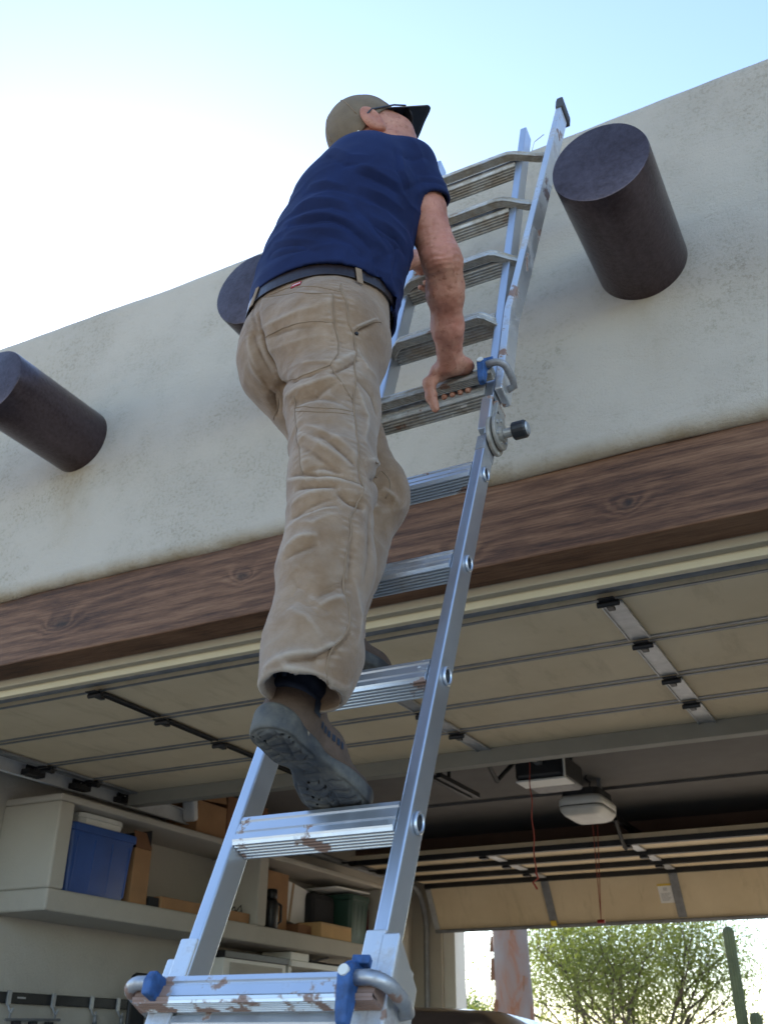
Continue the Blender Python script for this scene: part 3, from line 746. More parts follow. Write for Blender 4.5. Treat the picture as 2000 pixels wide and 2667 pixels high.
def outward(f, o, d, tmax=.5):                # surface point from inside towards d
    d = unit(d); ts = np.arange(0, tmax, .002); v = f(o+ts[:, None]*d); k = np.nonzero(v > 0)[0]
    if not len(k): return None
    i = k[0]
    if i == 0: return np.asarray(o)
    t = ts[i-1]+.002*(-v[i-1])/(v[i]-v[i-1]); return o+d*t
def seg_dist(P, poly):
    best = np.full(len(P), 9.0)
    for a, b in zip(poly[:-1], poly[1:]):
        a = np.asarray(a); ba = np.asarray(b)-a; q = P-a; t = np.clip(q@ba/max(ba@ba, 1e-12), 0, 1)
        best = np.minimum(best, np.linalg.norm(q-t[:, None]*ba, axis=1))
    return best
def vnoise(P, s, seed=0):                     # cheap smooth noise, -1..1
    r = np.random.RandomState(seed); o = np.zeros(len(P))
    for k in range(7):
        d = r.normal(size=3); d /= np.linalg.norm(d); o += np.sin(P@d*s*r.uniform(.6, 1.5)+r.uniform(0, 6.3)+1.2*np.sin(P@r.normal(size=3)*s*.5))
    return o/3.5

# ------------------------------------------------------------------ the climber: joints (eye-relative metres)
hipR, kneeR, ankR = A3(-.858, 1.430, 1.285), A3(-.798, 1.325, .885), A3(-.785, 1.215, .495)
hipL, kneeL, ankL = A3(-.995, 1.475, 1.29), A3(-.878, 1.625, 1.03), A3(-.885, 1.475, .68)
waist = A3(-.924, 1.460, 1.42); rib = A3(-.884, 1.465, 1.57); chest = A3(-.842, 1.475, 1.70); nbase = A3(-.825, 1.470, 1.835)
shR, elR, wrR = A3(-.737, 1.505, 1.805), A3(-.684, 1.582, 1.562), A3(-.760, 1.790, 1.440)
shL, elL, wrL = A3(-.912, 1.548, 1.760), A3(-1.00, 1.765, 1.81), A3(-.935, 1.965, 1.985)
SIDE = unit(A3(1, .10, 0.02))
def RH(c): return (c[0], c[1], c[2]+H)
# trousers
def sd_leg(p, grow=0.0):
    g = grow
    r = chain(p, [(hipR+A3(-.008,0,0), (.100+g, .110+g)), (A3(-.833, 1.380, 1.09), (.086+g, .096+g)), (kneeR, (.073+g, .080+g)), (A3(-.772, 1.272, .69), (.073+g, .080+g)), (A3(-.764, 1.232, .535), (.069+g, .078+g)), (A3(-.770, 1.212, .45), (.062+g, .074+g))], SIDE, .03)
    l = chain(p, [(hipL, (.098+g, .104+g)), (A3(-.930, 1.57, 1.155), (.086+g, .092+g)), (kneeL, (.074+g, .076+g)), (A3(-.908, 1.570, .86), (.070+g, .076+g)), (A3(-.922, 1.52, .70), (.070+g, .076+g)), (A3(-.925, 1.51, .62), (.070+g, .076+g))], SIDE, .03)
    return r, l
def sd_pelvis(p, g=0.0):
    d = ecap(p, waist+A3(0, .002, .04), A3(-.925, 1.452, 1.31), (.158+g, .118+g), (.160+g, .130+g), SIDE)
    for c, r in ((A3(-.858, 1.385, 1.285), .096), (A3(-.978, 1.412, 1.295), .088)): d = smin(d, ell(p, c, (r+g, r*.95+g, r*1.08+g)), .05)
    return d
def sd_trousers(p):
    r, l = sd_leg(p)
    r = smax(r, -((p-A3(-.770, 1.205, .466))@unit(A3(-.02, .16, 1.0))), .004)     # hem planes
    l = smax(l, -((p-A3(-.92, 1.51, .665))@unit(A3(0, .1, 1.0))), .004)
    d = smin(sd_pelvis(p), smin(r, l, .018), .05)
    d = smax(d, p[:, 2]-1.455, .004)
    return d
def sd_trousers_hollow(p):
    d = sd_trousers(p)
    ri, li = sd_leg(p, -.009)
    ri = np.maximum(ri, p[:, 2]-.64); li = np.maximum(li, p[:, 2]-.80)
    return np.maximum(d, -np.minimum(ri, li))
# shirt
def sd_torso(p, g=0.0):
    d = chain(p, [(A3(-.926, 1.458, 1.40), (.158+g, .124+g)), (rib, (.154+g, .132+g)), (chest, (.144+g, .128+g)), (A3(-.828, 1.482, 1.775), (.108+g, .096+g)), (nbase+A3(0, 0, .005), (.070+g, .070+g))], SIDE, .04)
    for a, r in ((shR, .064), (shL, .062)): d = smin(d, cone(p, A3(-.830, 1.485, 1.79), a+A3(0, 0, -.004), .078+g, r+g), .05)
    for c in (A3(-.790, 1.415, 1.72), A3(-.875, 1.43, 1.70)): d = smin(d, ell(p, c, (.08+g, .05+g, .10+g)), .06)   # shoulder blades
    d = smin(d, ell(p, A3(-.91, 1.535, 1.47), (.11+g, .075+g, .12+g)), .06)                                          # belly
    return d
slR = shR+(elR-shR)*.42; slL = shL+(elL-shL)*.50
def sd_sleeves(p, g=0.0, ext=0.0):
    uR, uL = unit(elR-shR), unit(elL-shL)
    r = chain(p, [(shR, (.066+g, .066+g)), (shR+(elR-shR)*.35, (.062+g, .063+g)), (slR+uR*.03, (.061+g, .063+g))], A3(0, 1, .3), .03)
    l = chain(p, [(shL, (.062+g, .064+g)), (slL+uL*.03, (.056+g, .058+g))], A3(0, 1, .3), .03)
    return np.maximum(r, (p-slR)@unit(uR+A3(-.10, 0, 0))-ext), np.maximum(l, (p-slL)@uL-ext)
def hem_z(p):                                  # back hem at the belt, front tail hanging lower, side vent between
    x = p@SIDE-waist@SIDE; y = (p-waist)@A3(-.1, 1, 0)
    return np.where(y > .012, 1.408-.022*np.clip((x+.16)/.32, 0, 1), 1.432+.004*np.sin(22*x)-.10*np.clip(x-.085, 0, 1)-.22*np.clip(-.10-x, 0, 1))
def sd_shirt(p):
    d = sd_torso(p); r, l = sd_sleeves(p)
    flare = chain(p, [(A3(-.928, 1.472, 1.36), (.162, .140)), (A3(-.918, 1.465, 1.50), (.160, .132))], SIDE, .02)
    d = smin(d, flare, .03)
    d = smax(d, hem_z(p)-p[:, 2], .003)
    d = smin(d, smin(r, l, 0), .035)
    return smax(d, (p-nbase)@unit(A3(.10, -.12, 1))-.018, .006)
def sd_shirt_hollow(p):
    d = sd_shirt(p)
    inn = np.maximum(smin(sd_torso(p, -.006), chain(p, [(A3(-.928, 1.472, 1.30), (.157, .135)), (A3(-.918, 1.465, 1.50), (.155, .127))], SIDE, .02), .03), p[:, 2]-1.56)
    r, l = sd_sleeves(p, -.005, .05); uR, uL = unit(elR-shR), unit(elL-shL)
    r = np.maximum(r, -((p-(slR-uR*.09))@uR)); l = np.maximum(l, -((p-(slL-uL*.09))@uL))
    return np.maximum(d, -np.minimum(inn, np.minimum(r, l)))
# head frame
HF = unit(A3(.56, .56, .61)); HS = unit(np.cross(HF, A3(0, 0, 1))); HU = np.cross(HS, HF); HB = np.stack([HF, HS, HU])
HC = A3(-.826, 1.500, 1.938)
def hp(f, s, u): return HC+HF*f+HS*s+HU*u
def sd_head(p):
    e = lambda c, r: ell(p, hp(*c), r, HB)
    d = e((-.004, 0, .016), (.089, .075, .092))
    d = smin(d, e((.030, 0, -.045), (.068, .060, .078)), .04)
    d = smin(d, e((.066, 0, -.092), (.028, .032, .026)), .035)          # chin
    for s in (-1, 1):
        d = smin(d, e((.050, s*.040, -.022), (.034, .024, .026)), .03)   # cheekbone
        d = smin(d, cone(p, hp(-.005, s*.062, -.062), hp(.060, s*.030, -.098), .018, .014), .03)   # jaw line
        d = smax(d, -e((.094, s*.033, .006), (.020, .017, .013)), .014)  # eye socket
        d = smin(d, e((.076, s*.033, .006), (.015, .0145, .0135)), .006)
    d = smin(d, cone(p, hp(.088, 0, .022), hp(.112, 0, -.022), .008, .012), .016)   # nose
    for s in (-1, 1): d = smin(d, e((.102, s*.012, -.026), (.011, .008, .008)), .008)
    d = smin(d, e((.090, 0, .030), (.016, .050, .010)), .016)            # brow
    d = smin(d, e((.092, 0, -.050), (.010, .024, .006)), .008); d = smin(d, e((.089, 0, -.061), (.010, .020, .007)), .008)
    d = smin(d, cone(p, hp(-.030, 0, -.06), nbase+A3(.0, -.004, -.03), .058, .066), .035)   # neck
    for s in (-1, 1):                                                       # ears: rim, bowl, lobe, tragus
        d = smin(d, e((-.032, s*.081, -.002), (.024, .012, .037)), .006)
        d = smax(d, -e((-.029, s*.096, .005), (.014, .012, .022)), .005)
        d = smin(d, e((-.024, s*.082, -.032), (.010, .008, .011)), .008)
        d = smin(d, e((-.016, s*.079, -.006), (.006, .006, .008)), .005)
        d = smin(d, cone(p, hp(-.036, s*.085, .012), hp(-.036, s*.085, -.012), .003, .003), .005)
    return d
# right hand on the outer rung
RX = lambda x, y, z: A3(x, y, z)
def fingers_R():
    out = []
    for i, x in enumerate((-.806, -.785, -.764, -.744)):
        ln = (0, .004, .002, -.004)[i]
        mcp = RX(x, 1.850, 1.465-.004*i*.6); pip = RX(x-.002, 1.892+ln, 1.452); dip = RX(x-.002, 1.886+ln*.5, 1.418); tip = RX(x-.001, 1.856, 1.404)
        out.append([(mcp, .0118), (pip, .0098), (dip, .0086), (tip, .0078)])
    th = [(RX(-.800, 1.802, 1.436), .0170), (RX(-.818, 1.794, 1.408), .0150), (RX(-.819, 1.803, 1.376), .0125), (RX(-.812, 1.812, 1.344), .0100)]
    return out, th
FR, TH = fingers_R()
def sd_handR(p):
    d = ecap(p, wrR, RX(-.772, 1.832, 1.462), (.030, .021), (.041, .018), A3(1, .25, .05))
    d = smin(d, ecap(p, RX(-.800, 1.845, 1.464), RX(-.748, 1.845, 1.460), (.016, .018), (.014, .016), A3(0, 1, 0)), .02)
    d = smin(d, ell(p, RX(-.734, 1.816, 1.447), (.022, .026, .017)), .016)      # heel of the hand
    d = smin(d, ell(p, RX(-.794, 1.806, 1.440), (.023, .026, .020)), .014)      # ball of the thumb
    for fg in FR:
        for (a, ra), (b, rb) in zip(fg[:-1], fg[1:]): d = smin(d, cone(p, a, b, ra, rb), .006)
    for (a, ra), (b, rb) in zip(TH[:-1], TH[1:]): d = smin(d, cone(p, a, b, ra, rb), .008)
    return d
# left hand on the next rung up
def sd_handL(p):
    k = wrL; d = ecap(p, k, k+A3(.025, .035, -.012), (.028, .021), (.040, .017), A3(1, -.5, 0))
    for i in range(4):
        x = k[0]-.020+.021*i; m = A3(x, k[1]+.045-.012*i, k[2]-.012); q = m+A3(.006, .040, -.020); t = m+A3(.004, .030, -.052); e = m+A3(-.002, .004, -.062)
        for (a, ra), (b, rb) in (((m, .0115), (q, .0098)), ((q, .0098), (t, .0086)), ((t, .0086), (e, .0078))): d = smin(d, cone(p, a, b, ra, rb), .006)
    a, b, c = k+A3(.030, .004, -.008), k+A3(.050, .016, -.030), k+A3(.052, .028, -.055)
    d = smin(d, cone(p, a, b, .014, .012), .01); return smin(d, cone(p, b, c, .012, .009), .006)
def sd_arms(p):
    u = unit(wrR-elR); m1 = elR+(wrR-elR)*.28
    r = chain(p, [(shR, (.054, .055)), (shR+(elR-shR)*.45, (.051, .054)), (elR-(elR-shR)*.08, (.041, .043))], A3(1, .2, 0), .02)
    r = smin(r, chain(p, [(elR, (.039, .040)), (m1, (.0385, .040)), (elR+(wrR-elR)*.62, (.034, .035)), (wrR, (.029, .024))], A3(1, .3, .1), .025), .03)
    r = smin(r, ell(p, elR+A3(.008, -.020, -.012), (.018, .018, .024)), .022)            # elbow point
    r = smin(r, cone(p, elR+A3(.012, .01, -.01), elR+(wrR-elR)*.45+A3(.010, -.004, -.004), .024, .018), .025)
    for off in (A3(-.006, -.024, .0), A3(.010, -.022, .002)): r = smin(r, cone(p, elR+(wrR-elR)*.55+off*1.15, wrR+off*.86, .007, .0055), .010)   # tendons
    l = chain(p, [(shL, (.050, .053)), (elL, (.042, .043))], A3(1, .2, 0), .02)
    l = smin(l, chain(p, [(elL, (.042, .042)), (elL+(wrL-elL)*.3, (.045, .045)), (wrL, (.030, .024))], A3(1, .2, 0), .02), .03)
    return smin(smin(r, sd_handR(p), .016), smin(l, sd_handL(p), .016), 0)
def sd_body(p):
    d = np.full(len(p), 9.0)
    def part(f, c, r, k):
        dist = np.linalg.norm(p-c, axis=1)-r; m = dist < .10
        e = np.maximum(dist, .06) if not m.all() else dist.copy()
        if m.any(): e[m] = f(p[m])
        return k, e
    tor = part(lambda q: sd_torso(q, -.016), A3(-.88, 1.47, 1.62), .42, .0)[1]
    d = np.minimum(d, np.maximum(tor, 1.36-p[:, 2]))
    hd = part(sd_head, A3(-.85, 1.49, 1.93), .28, 0)[1]; d = smin(d, hd, .02)
    am = part(sd_arms, A3(-.83, 1.62, 1.64), .42, 0)[1]; d = smin(d, am, .02)
    def legs(q):
        r = chain(q, [(hipR, (.070, .075)), (kneeR, (.055, .058)), (kneeR+(ankR-kneeR)*.35, (.052, .056)), (ankR, (.030, .033))], SIDE, .02)
        l = chain(q, [(hipL, (.070, .075)), (kneeL, (.055, .058)), (ankL, (.036, .038))], SIDE, .02)
        r = smin(r, cone(q, ankR, shoeR.pt(.17, 0, .045), .028, .018), .03); l = smin(l, cone(q, ankL, shoeL.pt(.17, 0, .045), .028, .018), .03)
        return np.minimum(np.minimum(r, l), sd_pelvis(q, -.03))
    lg = part(legs, A3(-.88, 1.42, .98), .66, 0)[1]; d = smin(d, np.maximum(lg, p[:, 2]-1.40), .0)
    return d
# shoes: t along the sole from heel to toe, v across (positive to the climber's right), u up
class Shoe:
    def __init__(s, heel, toe, side=1):
        s.o = np.asarray(heel, float); s.L = np.linalg.norm(toe-heel); s.f = (toe-heel)/s.L
        s.r = unit(np.cross(s.f, A3(0, 0, 1))); s.u = np.cross(s.r, s.f); s.side = side
    def loc(s, p): q = p-s.o; return q@s.f, (q@s.r)*s.side, q@s.u
    def pt(s, t, v, u): return s.o+s.f*t+s.r*v*s.side+s.u*u
    def outline(s, t, v):
        c = lambda ta, va, tb, vb, ra, rb: s._cap2(t, v, ta, va, tb, vb, ra, rb)
        k = s.L/.31
        d = c(.040*k, .000, .085*k, .002, .040, .037)
        d = smin(d, c(.085*k, .002, .165*k, .006, .034, .036), .02)
        d = smin(d, c(.195*k, .004, .225*k, .000, .050, .053), .04)
        return smin(d, c(.225*k, -.001, .262*k, -.008, .050, .043), .03)
    def _cap2(s, t, v, ta, va, tb, vb, ra, rb):
        bt, bv = tb-ta, vb-va; q0, q1 = t-ta, v-va; h = np.clip((q0*bt+q1*bv)/(bt*bt+bv*bv), 0, 1)
        return np.hypot(q0-h*bt, q1-h*bv)-(ra+(rb-ra)*h)
    def sole(s, p):
        t, v, u = s.loc(p); o = s.outline(t, v)
        top = .030+.016*np.clip((.07-t)/.07, 0, 1)**1.5+.004*np.clip((.12-t)/.12, 0, 1)+.006*np.clip((t-.22)/.09, 0, 1)
        bot = .012*np.exp(-((t-.135)/.030)**2)+.012*np.clip((t-.25)/.06, 0, 1)**2      # arch and toe spring
        o = o+.006*np.clip((.014-u)/.014, 0, 1)**2
        return smax(o, np.maximum(u-top, bot-u), .007)
    def upper(s, p):
        t, v, u = s.loc(p)
        q = np.stack([t, v, u], 1)
        d = ecap(q, A3(.055, 0, .045), A3(.150, .002, .050), (.034, .040), (.037, .042), A3(0, 1, 0))
        d = smin(d, ecap(q, A3(.150, .002, .046), A3(.235, -.002, .034), (.039, .040), (.045, .026), A3(0, 1, 0)), .03)
        d = smin(d, ell(q, A3(.258, -.008, .036), (.046, .042, .026)), .03)
        d = smin(d, ecap(q, A3(.060, 0, .05), A3(.074, 0, .105), (.036, .044), (.040, .052), A3(0, 1, 0)), .03)
        return smax(smax(d, .026-u, .004), u-.118+.16*np.clip(t-.05, 0, .2)*0, .006)
    def collar(s, p):
        t, v, u = s.loc(p); q = np.stack([t, v, u], 1)
        d = ecap(q, A3(.066, 0, .095), A3(.082, 0, .175), (.042, .054), (.045, .058), A3(0, 1, 0))+.0015*np.sin(q[:, 2]*190+q[:, 0]*40)
        inn = ecap(q, A3(.074, 0, .16), A3(.086, 0, .22), (.036, .049), (.039, .052), A3(0, 1, 0))
        return smax(smax(smax(d, .085-u, .004), u-.180, .008), -inn, .004)
# shoes sit on the rungs
shoeR = Shoe(A3(-.822, 1.188, .410), A3(-.818, 1.488, .318)); shoeL = Shoe(A3(-.895, 1.372, .645), A3(-.888, 1.676, .612), -1)

ankR = shoeR.pt(.075, 0, .125); ankL = shoeL.pt(.075, 0, .125)
# ------------------------------------------------------------------ person objects
def M_skin():
    b = NB('skin')
    k = b.noise(14, 6, .65); k2 = b.noise(60, 5, .7)
    col = b.ramp(k, [(.30, (.29, .105, .062)), (.5, (.40, .180, .118)), (.7, (.53, .285, .195))])
    fr = b.ramp(b.noise(95, 3, .6, loc=(2, 5, 1)), [(.56, 0), (.66, .75)])
    col = b.mix(fr, col, (.27, .105, .06))
    pk = b.ramp(b.noise(5, 4, .6, loc=(4, 4, 2)), [(.5, 0), (.72, .45)]); col = b.mix(pk, col, (.52, .20, .15))
    b.bump(k2, .35, .003); b.bump(b.voro(240), .2, .0015)
    b.fin(col, .52, 0, .4); b.b.inputs['Subsurface Weight'].default_value = .12; b.b.inputs['Subsurface Radius'].default_value = (.012, .005, .003)
    return b.m
def M_canvas():
    b = NB('tan_canvas')
    k = b.noise(7, 6, .65); k2 = b.noise(34, 5, .7)
    f = b.math('ADD', b.math('MULTIPLY', k, .7), b.math('MULTIPLY', k2, .3))
    col = b.ramp(f, [(.32, (.150, .086, .045)), (.5, (.215, .136, .080)), (.68, (.295, .205, .136))])
    col = b.mix(b.ramp(b.noise(4, 5, .6, loc=(9, 1, 3)), [(.48, 0), (.70, .5)]), col, (.32, .262, .210))
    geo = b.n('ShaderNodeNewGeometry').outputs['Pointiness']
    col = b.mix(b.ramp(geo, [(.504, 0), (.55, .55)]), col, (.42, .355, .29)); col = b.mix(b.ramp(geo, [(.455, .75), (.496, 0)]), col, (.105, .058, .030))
    b.bump(b.noise(420, 3, .7), .55, .0016); b.bump(b.noise(30, 6, .7), .45, .006)
    b.fin(col, .92, 0, .15); b.b.inputs['Sheen Weight'].default_value = .25
    return b.m
def M_shirt():
    b = NB('navy_jersey')
    col = b.ramp(b.noise(12, 5, .6), [(.3, (.0030, .0075, .038)), (.7, (.0055, .014, .062))])
    b.bump(b.noise(420, 2, .6), .3, .0012); b.bump(b.noise(26, 4, .6), .18, .005)
    b.fin(col, .82, 0, .25); b.b.inputs['Sheen Weight'].default_value = .06; b.b.inputs['Sheen Tint'].default_value = (.2, .35, .9, 1)
    return b.m
m_skin = M_skin(); m_canvas = M_canvas(); m_shirt = M_shirt()
m_cap = M_plain('khaki_cap_cotton', (.150, .112, .074), .9, 0, .18, 22, .4, 240)
m_navy = M_plain('navy_cap_lining', (.010, .018, .035), .8, 0, .15, 20)
m_hair = M_plain('grey_hair', (.50, .49, .47), .7, 0, .35, 120, .6, 300)
m_belt = M_plain('dark_leather', (.018, .011, .011), .38, 0, .2, 20, .2, 80)
def M_sole():
    b = NB('muddy_rubber_sole')
    f = b.ramp(b.noise(13, 6, .68), [(.44, 0), (.62, 1)])
    col = b.mix(f, (.034, .036, .040), (.105, .100, .088)); col = b.mix(b.ramp(b.noise(22, 3, .5, loc=(3, 3, 3)), [(.70, 0), (.73, .8)]), col, (.30, .24, .17))
    b.bump(b.noise(60, 5, .7), .4, .004)
    return b.fin(col, b.math('ADD', b.math('MULTIPLY', f, .25), .62), 0, .35)
m_sole = M_sole()
m_suede = M_plain('brown_suede', (.082, .052, .036), .9, 0, .22, 25, .4, 200)
m_sock = M_plain('navy_boot_collar', (.012, .016, .030), .8, 0, .2, 30, .3, 150)
m_thread = M_plain('tan_thread', (.20, .135, .083), .9, 0, .1, 60)
m_seam = M_plain('tan_canvas_seam', (.215, .145, .090), .9, 0, .15, 60)

man = thing('person', 'man in navy polo shirt, tan work trousers and khaki cap climbing the ladder', 'person', (-.86, 1.45, .345+H))
def keep_largest(V, F):
    lab = np.arange(len(V)); E = np.concatenate([F[:, [0, 1]], F[:, [1, 2]], F[:, [2, 3]], F[:, [3, 0]]])
    while True:
        old = lab.copy(); mn = np.minimum(lab[E[:, 0]], lab[E[:, 1]]); np.minimum.at(lab, E[:, 0], mn); np.minimum.at(lab, E[:, 1], mn); lab = lab[lab]
        if (lab == old).all(): break
    u, c = np.unique(lab, return_counts=True); k = lab == u[c.argmax()]; idx = np.cumsum(k)-1
    F = F[k[F[:, 0]]]; return V[k], idx[F]
def solid(name, f, lo_, hi_, h, mat, parent, disp=None, smooth=1, relax=2):
    V, F = keep_largest(*mesh_sdf(f, lo_, hi_, h, relax))
    if smooth: V = lap(V, F, smooth, .4)
    if disp is not None:
        N = vnormals(V, F); V = V+N*disp(V, N)[:, None]
    V = V+np.array([0, 0, H])
    me = bpy.data.meshes.new(name); me.vertices.add(len(V)); me.vertices.foreach_set('co', V.ravel().astype(np.float32))
    me.loops.add(F.size); me.loops.foreach_set('vertex_index', F.ravel().astype(np.int32))
    me.polygons.add(len(F)); me.polygons.foreach_set('loop_start', np.arange(0, F.size, 4, dtype=np.int32))
    me.update(calc_edges=True); me.polygons.foreach_set('use_smooth', np.ones(len(F), bool)); me.materials.append(mat)
    o = bpy.data.objects.new(name, me); COL.objects.link(o); attach(o, parent); return o
def disp_B(P, N):                              # elbow creases, veins and loose skin on the arms
    d = np.zeros(len(P)); m = (P[:, 2] < 1.80) & (P[:, 0] > -.84) & (P[:, 1] > 1.50)
    Q = P[m]; e = elR+A3(.004, -.03, .0); ax = unit(wrR-shR); s = (Q-e)@ax; r = np.linalg.norm(Q-e, axis=1)
    w_ = np.exp(-(r/.042)**2); d[m] = .0011*w_*np.sin(s*520+4.5*vnoise(Q, 75, 8))+.0007*vnoise(Q, 140, 9)+.0005*vnoise(Q, 330, 10)
    vein = np.abs(vnoise(Q*np.array([1, .6, .6]), 42, 12)); d[m] += .0008*np.exp(-(vein/.10)**2)*np.clip((1.60-Q[:, 2])/.05, 0, 1)
    return d
body = solid('body', sd_body, (-1.25, 1.0, .42), (-.5, 2.05, 2.2), .0030, m_skin, man, disp_B)

def fold_disp(folds, base=None, FK=1.5):
    def f(P, N):
        d = np.zeros(len(P))
        for amp, wd, poly in folds:
            poly = [np.asarray(q, float) for q in poly]; c = np.mean(poly, 0); R = max(np.linalg.norm(q-c) for q in poly)+3*wd
            m = np.linalg.norm(P-c, axis=1) < R
            if not m.any(): continue
            Q = P[m]; r = seg_dist(Q, poly)
            a, b = poly[0]-(poly[1]-poly[0])*.35, poly[-1]+(poly[-1]-poly[-2])*.35; r = seg_dist(Q, [a]+poly[1:-1]+[b]); tt = np.clip((Q-a)@(b-a)/((b-a)@(b-a)), 0, 1); env = np.sin(np.pi*tt)**.6+.0
            d[m] += FK*amp*env*np.exp(-(r/(wd*.8))**1.2)
        if base is not None: d += base(P, N)
        return d
    return f
